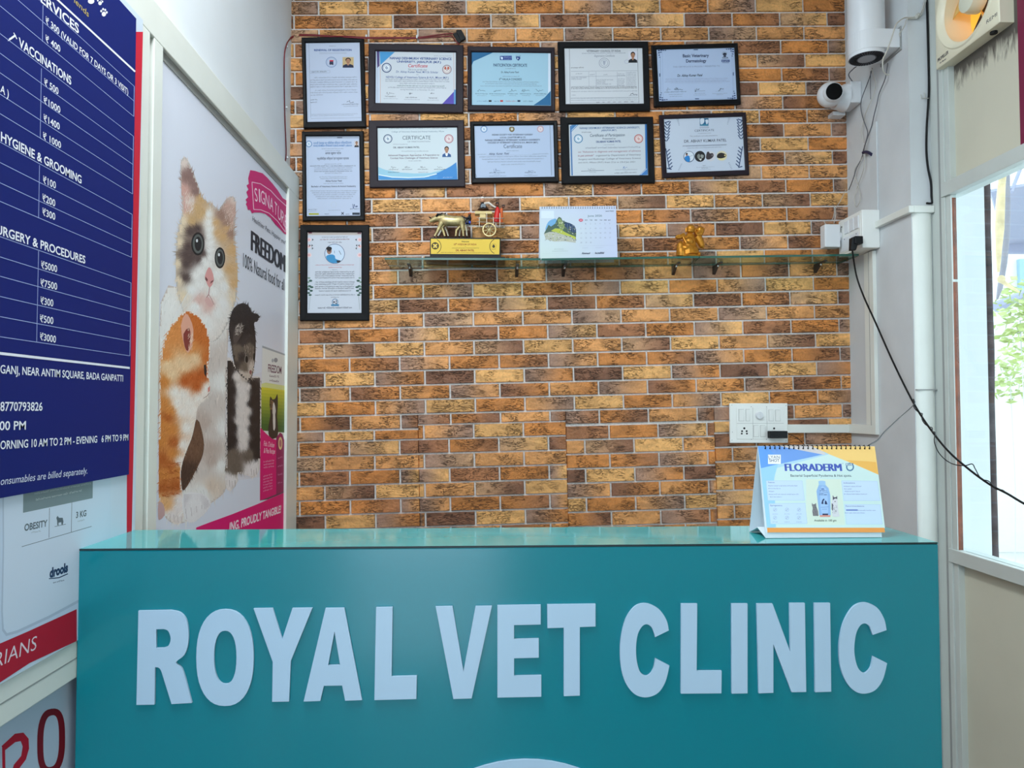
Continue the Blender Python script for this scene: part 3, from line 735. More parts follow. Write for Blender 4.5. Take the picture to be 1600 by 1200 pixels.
P.paint(head, C5([((242, 240, 238), ((395, 430), (398, 480), (402, 520), (402, 560), (402, 600), (402, 640), (402, 680), (385, 720), (325, 790), (340, 840), (430, 880), (485, 850), (320, 970), (450, 1000), (380, 1060), (300, 870), (480, 950), (350, 760), (450, 780), (372, 700))),
    ((216, 174, 124), ((480, 560), (535, 640), (520, 750), (545, 830), (450, 540), (500, 510), (440, 480))), ((234, 214, 186), ((225, 600), (214, 720), (222, 820), (230, 520), (255, 910), (540, 930), (250, 470))),
    ((84, 68, 66), ((292, 530), (330, 520), (276, 620), (265, 720), (262, 800), (348, 570), (362, 660), (290, 690), (310, 650), (270, 670), (340, 690))), ((224, 208, 200), ((250, 130), (262, 120))), ((142, 112, 106), ((285, 190), (312, 250), (322, 300), (268, 210))),
    ((212, 166, 156), ((254, 290), (272, 340), (262, 385))), ((206, 168, 120), ((330, 390), (345, 440), (300, 470), (352, 340), (365, 420))), ((228, 206, 196), ((290, 360), (545, 350))), ((206, 168, 156), ((535, 420), (545, 470), (515, 390))), ((164, 130, 116), ((482, 450), (500, 490), (465, 430), (522, 540))), ((228, 190, 182), ((345, 930), (400, 965)))]), 2000, 8, 1.0, out(322, 385), .35, 9)
er = A5([(248, 160), (266, 125), (300, 190), (330, 280), (310, 330), (270, 260)])
P.fur(A5([(250, 300), (310, 360), (300, 440), (262, 420)]), (228, 212, 202), 60, 12, .7, -1.3, .35, 8)
P.fur(A5([(470, 410), (545, 380), (545, 500), (520, 550)]), (222, 196, 184), 60, 9, .7, -1.2, .4, 12)
for cx, cy, rx, ry in ((334, 604, 39, 68), (463, 686, 31, 62)):
    x, y = 220 + .26667 * cx, 220 + .26667 * cy; k = .26667
    P.ell(x, y, rx * k, ry * k, (26, 26, 30)); P.ell(x, y, rx * k * .78, ry * k * .82, (92, 98, 96)); P.ell(x + .3, y, rx * k * .52, ry * k * .62, (30, 32, 36)); P.ell(x - 1.5, y - 5, 1.6, 2.6, (220, 226, 230))
P.poly(A5([(376, 788), (396, 742), (414, 756), (428, 815), (402, 862), (378, 812)]), (224, 160, 158), 2)
P.poly(A5([(378, 795), (392, 812), (388, 826), (376, 812)]), (120, 66, 70)); P.poly(A5([(426, 815), (410, 824), (406, 838), (424, 824)]), (120, 66, 70))
P.line(A5([(402, 858), (397, 900), (374, 935)]), 1.1, (170, 110, 112)); P.line(A5([(397, 900), (412, 925), (428, 960)]), 1.0, (188, 136, 134))
P.poly(A5([(372, 935), (396, 915), (424, 962), (400, 972)]), (224, 180, 176), 2)
for k in range(9): P.line(A5([(300 + 6 * k, 850 + 4 * k), (250 - 9 * k, 930 + 16 * k)]), .5, (244, 244, 246)); P.line(A5([(490 - 4 * k, 860 + 8 * k), (535 + 2 * k, 960 + 26 * k)]), .5, (246, 246, 248))
# --- brown shade of the far leg, tail
tl = A6([(268, 600), (300, 690), (298, 770), (262, 850), (208, 942), (190, 900), (192, 830), (220, 740)])
P.paint(tl, C6([((112, 80, 62), ((280, 680), (250, 740), (285, 760))), ((72, 52, 44), ((210, 920), (240, 850), (205, 870)))]), 260, 9, 1.0, dn, .3, 12)
# --- orange kitten
ok = A6([(212, 82), (258, 90), (305, 138), (328, 205), (332, 290), (322, 360), (330, 430), (326, 480), (292, 520), (272, 545), (262, 610), (244, 690), (212, 770), (192, 850), (196, 930), (206, 1000), (200, 1090), (160, 1104), (126, 1060), (86, 980), (86, 700), (90, 440), (96, 300), (118, 200), (160, 130)])
P.paint(ok, C6([((206, 112, 48), ((240, 112), (290, 150), (315, 220), (318, 300), (275, 200))), ((224, 144, 78), ((180, 140), (150, 200), (120, 290), (250, 250))), ((240, 204, 162), ((190, 330), (155, 380), (130, 340), (262, 310), (222, 340))),
    ((194, 94, 36), ((215, 415), (250, 400), (280, 400), (305, 390), (270, 440))), ((246, 236, 228), ((312, 470), (282, 500), (205, 480), (230, 520), (322, 445), (200, 560), (222, 640), (204, 720), (190, 800), (250, 560), (165, 470), (180, 520))),
    ((214, 134, 64), ((110, 420), (112, 520), (110, 620), (150, 650), (150, 760), (100, 700), (120, 860), (170, 850), (140, 560))), ((184, 96, 40), ((128, 590), (160, 710), (140, 820), (110, 930), (165, 920), (100, 790))), ((242, 232, 230), ((150, 1060), (180, 1030), (196, 1070), (192, 985))), ((234, 180, 126), ((106, 985), (130, 1010)))]), 2600, 8, 1.0, lambda x, y: 1.85 + .3 * math.sin(y * .05), .32, 11)
for y0 in (820, 855, 890, 925, 960): P.fur(A6([(96, y0), (176, y0 - 14), (178, y0), (98, y0 + 14)]), (186, 100, 46), 40, 7, 1.0, .2, .3, 14)
P.poly(A6([(302, 340), (312, 336), (316, 370), (312, 398), (304, 380)]), (40, 36, 40)); P.poly(A6([(322, 450), (331, 440), (331, 464), (322, 472)]), (216, 134, 126)); P.line(A6([(300, 500), (318, 488), (328, 474)]), .8, (150, 110, 104))
P.poly(A6([(192, 150), (214, 92), (236, 116), (252, 170), (246, 240), (226, 282), (206, 240)]), (230, 170, 148), 2)
P.poly(A6([(204, 190), (232, 160), (238, 210), (226, 272), (210, 250)]), (140, 62, 56), 2)
P.fur(A6([(222, 170), (250, 180), (246, 270), (226, 280)]), (240, 212, 190), 26, 9, .7, -1.2, .3, 8)
pw = A6([(205, 960), (300, 960), (335, 1005), (300, 1060), (240, 1098), (205, 1060)])
P.paint(pw, C6([((242, 238, 240), ((250, 1000), (230, 1060), (280, 1020))), ((222, 216, 220), ((320, 1010), (210, 980)))]), 160, 7, .9, dn, .2, 7)
for k in range(4): P.line(A6([(214 + 26 * k, 1030 - 6 * k), (220 + 24 * k, 1080 - 16 * k)]), .8, (200, 190, 194)); P.line(A6([(140 + 18 * k, 1055 + 4 * k), (142 + 18 * k, 1095)]), .8, (206, 192, 190))
P.poly(A6([(84, 1000), (108, 1010), (114, 1060), (90, 1084), (82, 1070)]), (206, 170, 170), 2)
# --- black and white kitten
BKC = C6([((36, 32, 34), ((470, 80), (500, 100), (460, 130), (545, 112), (500, 160), (540, 180), (425, 420), (430, 520), (425, 620), (440, 700), (545, 450), (560, 560), (550, 660), (540, 720), (560, 770), (430, 330), (520, 130), (415, 470), (415, 570), (418, 660), (418, 720), (435, 460), (440, 560), (445, 640), (530, 420), (545, 500), (540, 600), (535, 650), (530, 520), (570, 500), (568, 600), (568, 700), (425, 370), (470, 200), (520, 170), (450, 110), (490, 60))), ((108, 96, 86), ((468, 262), (455, 300), (522, 250), (500, 352), (535, 270), (440, 770), (428, 810), (520, 770), (455, 840))), ((54, 48, 48), ((490, 225), (445, 180), (520, 205), (450, 340), (545, 225), (480, 300))),
    ((206, 190, 178), ((516, 396), (490, 388), (532, 352))), ((228, 218, 214), ((480, 440), (500, 500), (490, 580), (482, 650), (495, 720), (462, 392), (512, 440), (470, 560), (505, 560), (486, 470), (490, 540), (488, 615), (490, 690), (475, 610), (500, 610), (480, 520), (500, 660))), ((238, 230, 230), ((432, 890), (448, 912), (535, 842), (550, 822), (418, 915), (525, 868)))])
bk = A6([(420, 300), (410, 430), (410, 560), (408, 700), (406, 900), (416, 940), (440, 936), (464, 900), (468, 862), (500, 868), (516, 872), (540, 882), (566, 850), (572, 800), (578, 600), (578, 420), (556, 394), (520, 396), (480, 380)])
P.paint(bk, BKC, 1100, 8, 1.0, dn, .3, 9, 5)
hd = A6([(428, 120), (446, 66), (486, 42), (518, 56), (534, 86), (566, 98), (560, 130), (544, 140), (552, 220), (548, 320), (534, 395), (512, 414), (470, 380), (448, 330), (436, 250), (424, 180)])
P.paint(hd, BKC, 700, 6, 1.0, out(380, 500), .4, 9, 5)
P.poly(A6([(442, 212), (454, 150), (480, 138), (492, 156), (482, 196), (456, 236)]), (84, 74, 72), 2); P.fur(A6([(444, 200), (458, 150), (486, 150), (476, 196)]), (196, 186, 178), 40, 7, .7, -.9, .5, 16)
for x in (500, 512, 524, 538): P.fur(A6([(x - 4, 240), (x + 4, 240), (x + 3, 330), (x - 3, 330)]), (150, 134, 122), 14, 7, .6, dn, .2, 18)
P.ell(220 + .325 * 507, 460 + .325 * 312, 3.2, 6.6, (120, 112, 104)); P.ell(220 + .325 * 508, 460 + .325 * 312, 2.2, 5.4, (18, 18, 20)); P.ell(220 + .325 * 544, 460 + .325 * 300, 1.6, 6.4, (14, 14, 16)); P.ell(220 + .325 * 527, 460 + .325 * 374, 2.0, 3.4, (150, 96, 92))
for x, y in A6([(425, 905), (438, 910), (452, 905), (530, 850), (542, 855), (554, 848)]): P.line([(x, y - 4), (x + .5, y + 6)], .7, (180, 166, 168))
# --- food pack drawn on the poster
PK = (226, 6, 116)
P.poly(A6([(583, 246), (600, 252), (697, 288), (690, 945), (572, 992)]), (232, 230, 226))
P.poly(A6([(583, 246), (697, 288), (697, 296), (583, 256)]), (168, 172, 178))
for k in range(12):
    f = k / 11; g0 = 440 + f * 180
    c = tuple(int(a + (b2 - a) * f) for a, b2 in zip((226, 214, 60), (70, 104, 40)))
    P.poly(A6([(579, g0), (696, g0 - 10 + 22), (695, g0 + 45), (578, g0 + 34)]), c)
P.poly(A6([(579, 430), (600, 424), (696, 440), (696, 462), (600, 448), (579, 446)]), (226, 226, 150))
P.text('FREEDOM', *A6([(611, 372)])[0], *A6([(675, 382)])[0], 12, (96, 26, 66), .015)
for y in (396, 418): P.words(*A6([(618, y)])[0], *A6([(666, y + 5)])[0], 3, (110, 60, 80), 5)
P.ell(*A6([(648, 316)])[0], 3, 3.6, (150, 150, 156)); P.ell(*A6([(633, 318)])[0], 1.6, 3, (170, 170, 176))
q = A6([(622, 490), (632, 505), (646, 500), (656, 478), (658, 530), (655, 590), (660, 660), (650, 690), (618, 690), (612, 640), (622, 580), (618, 530)]); P.poly(q, (58, 48, 40), 2)
P.fur(A6([(622, 505), (640, 510), (638, 560), (622, 560)]), (150, 112, 78), 24, 5, .9, dn, .4, 14); P.poly(A6([(634, 560), (644, 560), (646, 640), (636, 650)]), (226, 218, 212), 2)
P.poly(A6([(634, 530), (640, 520), (648, 560), (640, 590), (632, 570)]), (222, 214, 208), 2)
P.poly(A6([(574, 640), (600, 668), (630, 694), (660, 702), (691, 705), (690, 947), (572, 992)]), PK)
P.poly(A6([(650, 690), (668, 664), (680, 672), (690, 705), (688, 948), (650, 962)]), (158, 28, 92))
P.ell(*A6([(670, 716)])[0], 3.2, 10, (236, 206, 150)); P.ell(*A6([(670, 716)])[0], 2.0, 6, (196, 120, 120))
P.text('Fish, Chicken', *A6([(590, 728)])[0], *A6([(640, 736)])[0], 8, (250, 226, 236), .0, .2); P.text('& Pea Recipe', *A6([(590, 762)])[0], *A6([(644, 766)])[0], 8, (250, 226, 236), 0, .2)
for y in (802, 816, 830): P.words(*A6([(589, y + 6)])[0], *A6([(640, y - 2)])[0], 2.2, (246, 190, 214), 5)
for y in (870, 884, 898, 912, 926, 940): P.words(*A6([(588, y + 8)])[0], *A6([(632, y - 4)])[0], 2.2, (246, 190, 214), 5)
for y in (790, 830, 870, 910): P.words(*A6([(658, y)])[0], *A6([(680, y - 5)])[0], 2.2, (226, 150, 190), 4)
P.poly(A6([(575, 990), (690, 945), (690, 952), (610, 986)]), (120, 60, 90))
P.poly(A6([(265, 1121), (330, 1096), (440, 1056), (560, 1008), (691, 952), (691, 1240), (265, 1240)]), PK)
P.text('ING, PROUDLY TANGIBLE!', *A6([(424, 1141)])[0], *A6([(672, 1048)])[0], 13.5, (250, 232, 242), .03, .12)
# --- brush-stroke brand mark and slogans
bp_ = [(640, 172), (668, 176), (690, 184), (712, 190), (740, 216), (770, 250), (800, 288), (830, 335), (856, 352), (858, 420), (858, 552), (840, 545), (810, 512), (788, 492), (760, 452), (728, 428), (700, 420), (664, 420), (650, 425), (640, 404), (626, 405), (622, 385), (614, 372), (622, 358), (612, 345), (628, 330), (617, 300), (630, 285), (618, 262), (632, 252), (628, 220), (634, 196)]
P.poly(A5(bp_), (206, 26, 112))
P.line(A5([(650, 242), (700, 252), (760, 292), (800, 336), (853, 384), (846, 536), (800, 470), (750, 424), (700, 404), (660, 402), (650, 242)]), 1.1, (240, 200, 222))
pc = spl2(A5([(668, 354), (696, 360), (722, 374), (748, 394), (772, 416), (795, 444), (818, 474), (838, 500), (853, 520)]), 8); wd_ = (.9, .42, 1.05, 1.05, 1.05, .9, 1.0, .95, .85); tot = sum(wd_); u = 0
for ch_, q in zip('SIGNATURE', wd_):
    a = pc[int(u / tot * (len(pc) - 1))]; c2 = pc[int((u + q * .84) / tot * (len(pc) - 1))]; u += q
    P.text(ch_, a[0], a[1], c2[0], c2[1], 20.5, (246, 214, 232))
P.text('Healthier Pets, Happier you!', *A5([(652, 468)])[0], *A5([(846, 608)])[0], 8, (52, 50, 60), -.004, .25)
INK = (34, 34, 44)
for k in (0, .9, 1.8, 2.7, 3.6): P.text('FREEDOM', *A5([(643 + 2 * k, 639 + k)])[0], *A5([(839 + 2 * k, 768 + k)])[0], 31, INK)
P.text('100% Natural food for all p', *A5([(598, 738)])[0], *A5([(856, 888)])[0], 22, INK, 0)
P.build('printed_face', t, 'vinyl')

# ------------------------------------------------------------------ reception counter
CX0, CX1 = XP + 0.0008, 0.8164
t = thing('reception_counter', 'teal laminate reception counter with raised white clinic lettering on its front', 'counter', ((CX0 + CX1) / 2, (Y1 + Y2) / 2, 0.0))
b = MB(); b.box(CX0, CX1, Y1, Y2, 0.0, ZC - 0.0032); b.build('counter_body', 'teal', t, bevel=0.002)
b = MB(); b.box(CX0, CX1, Y1 + 0.0012, Y2, ZC - 0.003, ZC); b.build('counter_top', 'teal_top_lit', t)
b = MB(); b.box(CX0, CX1 - 0.002, Y1 - 0.0003, Y1 + 0.001, ZC - 0.003, ZC + 0.0002); b.build('edge_strip', 'black_edge', t)
A_ = lambda p: (100 + .4375 * p[0], 780 + .4375 * p[1]); B_ = lambda p: (800 + .4375 * p[0], 780 + .4375 * p[1])
def sup(cx, cy, rx, ry, n=40, e=.86):
    return [(cx + rx * math.copysign(abs(math.cos(2 * PI * i / n)) ** e, math.cos(2 * PI * i / n)), cy + ry * math.copysign(abs(math.sin(2 * PI * i / n)) ** e, math.sin(2 * PI * i / n))) for i in range(n)]
def letter(fn, pts, holes=()):
    q = lambda pp: [W(*fn(p), Y1 - 0.0006) for p in pp]
    b = MB(); b.prism(q(pts), (0, -0.0045, 0), [q(h) for h in holes]); return b.build('raised_letter', 'acrylic', t)
def cee(o, i): return spl2(o, 5) + spl2(i, 5)
letter(A_, [(270, 396), (385, 394)] + spl2([(385, 394), (418, 402), (440, 428), (448, 475), (445, 522), (431, 556), (403, 580), (424, 600), (437, 636)], 4)[1:] + [(460, 724), (388, 728)] + spl2([(388, 728), (362, 645), (350, 608), (340, 598), (329, 597)], 3)[1:] + [(327, 730), (263, 731)],
       [[(333, 462)] + spl2([(360, 461), (376, 468), (385, 495), (377, 520), (360, 528)], 3) + [(333, 529)]])
letter(A_, sup(578, 563, 102, 172), [sup(579, 562, 40, 95, 32)])
letter(A_, [(680, 388), (748, 387), (782, 497), (818, 387), (889, 386), (812, 575), (806, 719), (746, 720), (748, 578)])
letter(A_, [(936, 387), (1003, 386), (1066, 714), (1006, 716), (995, 662), (930, 663), (917, 717), (858, 719)], [[(968, 470), (945, 590), (988, 589)]])
letter(A_, [(1116, 384), (1175, 383), (1171, 630), (1261, 628), (1259, 710), (1110, 714)])
letter(A_, [(1328, 381), (1388, 380), (1427, 612), (1470, 380), (1528, 379), (1456, 708), (1391, 710)])
letter(B_, [(-52, 377), (102, 375), (102, 445), (7, 447), (7, 497), (95, 495), (95, 563), (7, 565), (7, 628), (104, 626), (104, 702), (-52, 705)])
letter(B_, [(125, 374), (297, 372), (297, 452), (241, 454), (241, 698), (184, 700), (184, 456), (126, 458)])
letter(B_, cee([(558, 466), (549, 428), (522, 390), (478, 370), (438, 380), (406, 422), (389, 482), (384, 545), (390, 610), (408, 660), (440, 695), (480, 704), (520, 688), (546, 648), (560, 592)], [(510, 566), (504, 598), (492, 620), (475, 628), (456, 614), (445, 580), (441, 535), (446, 485), (460, 455), (477, 444), (494, 452), (503, 470), (509, 490)]))
letter(B_, [(602, 371), (659, 371), (657, 610), (746, 610), (745, 690), (601, 691)])
letter(B_, [(781, 371), (838, 371), (838, 690), (782, 691)])
letter(B_, [(871, 371), (927, 371), (990, 542), (988, 369), (1042, 369), (1047, 685), (995, 686), (930, 515), (930, 688), (878, 690)])
letter(B_, [(1076, 369), (1132, 369), (1136, 684), (1079, 686)])
letter(B_, cee([(1333, 465), (1324, 424), (1298, 384), (1257, 367), (1217, 380), (1186, 425), (1169, 480), (1164, 540), (1170, 600), (1190, 650), (1220, 682), (1255, 691), (1293, 678), (1320, 640), (1335, 583)], [(1285, 558), (1278, 594), (1266, 612), (1252, 618), (1233, 602), (1222, 570), (1218, 530), (1224, 480), (1238, 450), (1255, 441), (1271, 450), (1279, 468), (1284, 482)]))
b = MB(); c0 = W(820, 1433, Y1 - 0.0006); rr = (W(820, 1185, Y1 - 0.0006) - c0).length
b.lathe(c0, (0, -1, 0), [(0, rr), (0.0045, rr)], 72); b.build('round_emblem', 'acrylic', t)
# ------------------------------------------------------------------ framed certificates on the bricks
YFB, YFF, YSH = D - 0.0073, D - 0.0220, D - 0.0140
NB = (0, -1, 0)
GC = 'framed certificates on the brick wall'
def cert(outer, inner, fm, paper, label, draw):
    O = [W(x, y, YFF) for x, y in outer]; I = [W(x, y, YFF + 0.004) for x, y in inner]   # TL TR BR BL
    c = sum(O, Vector()) / 4; ci = sum(I, Vector()) / 4
    d = ((O[1] - O[0]) + (O[2] - O[3])); d.y = 0; ang = math.atan2(d.z, d.x)
    ex = Vector((math.cos(ang), 0, math.sin(ang))); ez = Vector((-math.sin(ang), 0, math.cos(ang)))
    wh = lambda Q: (((Q[1] - Q[0]).length + (Q[2] - Q[3]).length) / 4, ((Q[3] - Q[0]).length + (Q[2] - Q[1]).length) / 4)
    ow, oh = wh(O); iw, ih = wh(I)
    rc = lambda cc, a, h_, y: [Vector((cc.x, y, cc.z)) + ex * sx * a + ez * sz * h_ for sx, sz in ((-1, 1), (1, 1), (1, -1), (-1, -1))]
    t = thing('framed_certificate', label, 'certificate', (c.x, YFB, c.z), GC)
    b = MB(); k = 0.0028
    loops = [rc(c, ow, oh, YFB), rc(c, ow, oh, YFF + 0.002), rc(c, ow - k, oh - k, YFF), rc(ci, iw + k * 1.4, ih + k * 1.4, YFF + 0.001), rc(ci, iw, ih, YFF + 0.004), rc(ci, iw, ih, YSH + 0.002)]
    V = [[b.bm.verts.new(p) for p in l] for l in loops]
    for a, e in zip(V, V[1:]):
        for i in range(4): b._f([a[i], a[(i + 1) % 4], e[(i + 1) % 4], e[i]])
    b._f(list(reversed(V[0])))
    b.build('frame', fm, t)
    P = Print((0, YSH, 0), NB); P._face(rc(ci, iw + .001, ih + .001, YSH), tuple(v * .95 for v in paper))
    draw(P); P.build('certificate_sheet', t)
    return t
WP = (206, 214, 230); INK = (40, 46, 66); GR = (120, 128, 146); BLU = (36, 72, 140)

def d1(P):
    P.crop(455, 40, .175)
    P.line([(158, 160), (175, 820)], 2, GR); P.line([(175, 830), (630, 822)], 2, GR)
    P.words(340, 186, 398, 186, 8, GR); P.text('RENEWAL OF REGISTRATION', 205, 228, 540, 226, 17, BLU, .03)
    P.line([(250, 243), (495, 240)], 1.5, GR); P.line([(250, 252), (495, 249)], 1.5, GR)
    P.ring(359, 327, 50, 48, 6, (120, 140, 180)); P.ring(359, 327, 38, 36, 2, (120, 140, 180))
    P.poly([(340, 345), (344, 312), (375, 310), (378, 350), (366, 352), (360, 330), (352, 352)], (46, 50, 80)); P.rect(343, 308, 378, 320, (196, 44, 64)); P.rect(354, 334, 366, 348, (40, 44, 60))
    P.portrait(459, 282, 99, 94, (196, 170, 124), (30, 36, 66))
    P.line([(170, 405), (345, 400), (345, 422), (170, 426), (170, 405)], 1.4, GR); P.words(182, 418, 316, 415, 10, INK)
    P.words(205, 470, 588, 465, 11, GR, 6); P.para(170, 590, 492, 552, 4, 11, GR, -5)
    P.words(212, 584, 590, 578, 10, GR, 6); P.para(172, 592, 604, 604, 1, 10, GR, -5); P.words(175, 626, 282, 622, 10, GR)
    P.words(174, 668, 232, 666, 9, INK); P.words(174, 690, 230, 688, 9, INK)
    P.sign(528, 685, 60, 26, INK, 2.5); P.words(452, 708, 600, 704, 9, INK); P.words(468, 724, 596, 720, 7, GR)
    P.words(180, 796, 596, 790, 6, GR, 7); P.words(180, 808, 560, 803, 6, GR, 7)
cert([(470, 58), (567, 57), (573, 198), (475, 200)], [(477, 66.5), (561, 66), (566, 189.5), (480.5, 190)], 'frame_black', (200, 210, 232),
     'upright black-framed certificate, topmost of the three at the left edge of the bricks', d1)

def d2(P):
    P.crop(455, 40, .175)
    P.rect(752, 226, 790, 690, (196, 208, 226)); P.poly([(764, 228), (788, 228), (788, 360), (768, 378)], (78, 66, 120))
    P.poly([(790, 232), (925, 236), (796, 352)], (70, 150, 205)); P.line([(794, 345), (796, 690)], 3, (198, 140, 110)); P.line([(772, 345), (773, 690)], 2, (150, 130, 150))
    P.poly([(1452, 590), (1452, 702), (1348, 700)], (84, 70, 168)); P.poly([(1452, 570), (1471, 574), (1471, 703), (1452, 702)], (96, 150, 200)); P.line([(1450, 245), (1453, 590)], 2.5, (198, 140, 120))
    P.words(1275, 274, 1430, 276, 7, GR)
    P.text('NANAJI DESHMUKH VETERINARY SCIENCE', 880, 300, 1432, 308, 20, BLU, .03); P.text('UNIVERSITY, JABALPUR (M.P.)', 944, 330, 1338, 336, 18, BLU, .03)
    P.text('Certificate', 1042, 372, 1216, 374, 30, (190, 50, 70), .01, .15); P.text('This is to certify that', 1040, 399, 1210, 402, 15, GR, .01, .2)
    P.text('Dr. Abhay Kumar Patel, M.V.Sc Scholar', 936, 420, 1312, 426, 18, (70, 96, 150), .01, .15); P.words(1118, 442, 1140, 442, 8, GR)
    P.text('NDVSU College of Veterinary Science & A.H., Mhow (M.P.)', 846, 468, 1406, 474, 18, BLU, .01)
    P.para(842, 1412, 484, 500, 2, 11, GR, 5); P.words(970, 520, 1280, 524, 11, GR); P.words(946, 540, 1370, 546, 11, (70, 110, 110)); P.words(866, 556, 1386, 562, 11, GR); P.text('during November 21 to November 30, 2021', 975, 576, 1278, 582, 12, GR)
    P.seal(852, 377, 44, (64, 80, 120)); P.seal(1390, 392, 42, (150, 130, 140), (226, 218, 214)); P.ell(1376, 380, 8, 14, (190, 90, 70)); P.ell(1402, 380, 8, 14, (190, 90, 70))
    for x, s_ in ((886, 70), (1068, 30), (1260, 36)): P.sign(x, 606, s_, 16, INK, 2)
    for x0, x1, y in ((838, 932, 636), (1020, 1128, 645), (1228, 1302, 650)): P.words(x0, y, x1, y + 2, 10, INK); P.words(x0 - 12, y + 17, x1 + 20, y + 19, 6, GR)
cert([(576, 67.5), (723.5, 70), (724.5, 176), (575, 174)], [(586.5, 79), (712, 82), (712.5, 163), (587, 160.5)], 'frame_plum', (214, 220, 228),
     'brown-framed certificate with a red script heading and blue and purple corner triangles', d2)

def d3(P):
    P.crop(720, 50, .1875)
    P.rect(728, 178, 748, 610, (214, 226, 240)); P.poly([(90, 160), (300, 158), (105, 245), (90, 282)], (40, 104, 150))
    P.poly([(748, 490), (750, 612), (606, 610), (700, 545)], (44, 104, 150)); P.line([(90, 282), (106, 248), (300, 158)], 2, (160, 200, 220))
    P.poly([(326, 200), (424, 198), (426, 234), (326, 234)], (40, 66, 140)); P.poly([(332, 206), (352, 210), (350, 230), (336, 228)], (210, 226, 240)); P.words(360, 214, 420, 214, 8, (190, 205, 230)); P.words(360, 228, 420, 228, 6, (190, 205, 230))
    P.poly([(458, 204), (494, 204), (496, 222), (480, 240), (464, 226)], (40, 66, 130)); P.poly([(470, 212), (482, 220), (472, 228)], (220, 232, 240)); P.words(458, 200, 500, 200, 6, INK)
    P.text('PARTICIPATION CERTIFICATE', 272, 288, 552, 290, 24, (44, 66, 104), .02); P.words(372, 308, 462, 308, 8, GR)
    P.text('Dr. Abhay Kumar Patel', 336, 342, 482, 342, 15, INK, .01); P.words(348, 374, 490, 374, 8, GR); P.text('6ᵗʰ HALALA CONGRESS', 320, 402, 508, 403, 17, INK, .01)
    P.para(182, 655, 418, 434, 2, 8, GR, 4, .1, True); P.words(164, 454, 674, 454, 8, GR)
    for x in (172, 306, 432, 540, 656): P.sign(x, 488, 64, 18, INK, 2.2)
    for x0, x1 in ((122, 228), (238, 372), (390, 476), (494, 590), (610, 712)): P.words(x0, 518, x1, 520, 8, INK); P.words(x0 + 14, 532, x1 - 14, 534, 6, GR)
    for i, c in enumerate(((130, 150, 180), (90, 110, 150), (30, 34, 44), (90, 110, 140), (196, 60, 60), (200, 80, 90), (180, 90, 110), (30, 50, 80), (120, 150, 170), (60, 80, 120))):
        x = 136 + 48 * i; P.rect(x, 568, x + (24 if i % 3 else 36), 582, c) if i in (2, 4, 7) else P.words(x, 582, x + 40, 582, 11, c)
cert([(730, 72), (867, 73.5), (867, 173.5), (731, 172)], [(737, 80.5), (861, 83), (860.5, 164.5), (737, 164.5)], 'frame_plum', (170, 208, 228),
     'brown-framed certificate on light blue paper with dark blue corners, second landscape of the top row', d3)

def d4(P):
    P.crop(720, 50, .1875)
    P.line([(905, 140), (912, 596)], 2.5, INK); P.line([(912, 590), (1486, 584)], 2, GR); P.line([(1472, 140), (1484, 592)], 2.5, INK)
    P.text('VETERINARY COUNCIL OF INDIA', 1048, 168, 1332, 166, 17, INK, .01); P.words(1010, 182, 1372, 178, 8, GR); P.text('Registration Certificate', 1112, 208, 1280, 206, 18, GR, 0, .25)
    P.ring(1195, 258, 44, 42, 3, GR); P.ring(1195, 258, 30, 29, 2, GR); P.poly([(1182, 240), (1208, 240), (1200, 275), (1190, 275)], (170, 176, 190)); P.ring(1382, 248, 18, 16, 2, (150, 150, 190))
    P.portrait(1396, 160, 76, 96, (214, 214, 224), (34, 36, 40)); P.words(918, 302, 1030, 300, 9, INK)
    for y in (328, 372, 455): P.line([(918, y), (1470 if y < 350 else 1372, y - 6)], 1.8, GR)
    for x in (1066, 1126, 1302, 1380): P.line([(x, 330), (x + 2, 456)], 1.6, GR)
    P.words(958, 352, 1010, 350, 8, GR); P.words(1076, 360, 1118, 358, 8, GR); P.words(1190, 360, 1226, 358, 8, GR); P.para(1308, 1368, 352, 364, 2, 7, GR); P.para(1388, 1460, 340, 452, 9, 7, GR)
    P.words(920, 386, 1050, 383, 9, GR); P.words(920, 398, 1010, 396, 9, GR); P.para(1130, 1290, 402, 438, 4, 8, GR, 0, .6); P.para(1308, 1364, 395, 448, 5, 7, GR)
    P.para(920, 1468, 466, 476, 2, 8, INK, -6); P.words(920, 500, 1470, 494, 7, GR); P.words(925, 530, 960, 529, 7, GR); P.sign(1440, 520, 62, 22, INK, 3); P.words(1400, 534, 1478, 532, 6, GR)
    P.line([(918, 550), (1476, 544)], 1.5, GR); P.para(918, 1476, 556, 572, 2, 6, GR, -4); P.words(1130, 590, 1440, 584, 8, INK, 5, 3)
cert([(871.5, 65), (1013, 64), (1016, 173), (874, 173.5)], [(882, 75.5), (1004, 74), (1006, 162), (883.5, 162.5)], 'frame_black', (218, 222, 228),
     'black-framed white registration form with ruled boxes and a small photo at its top right', d4)

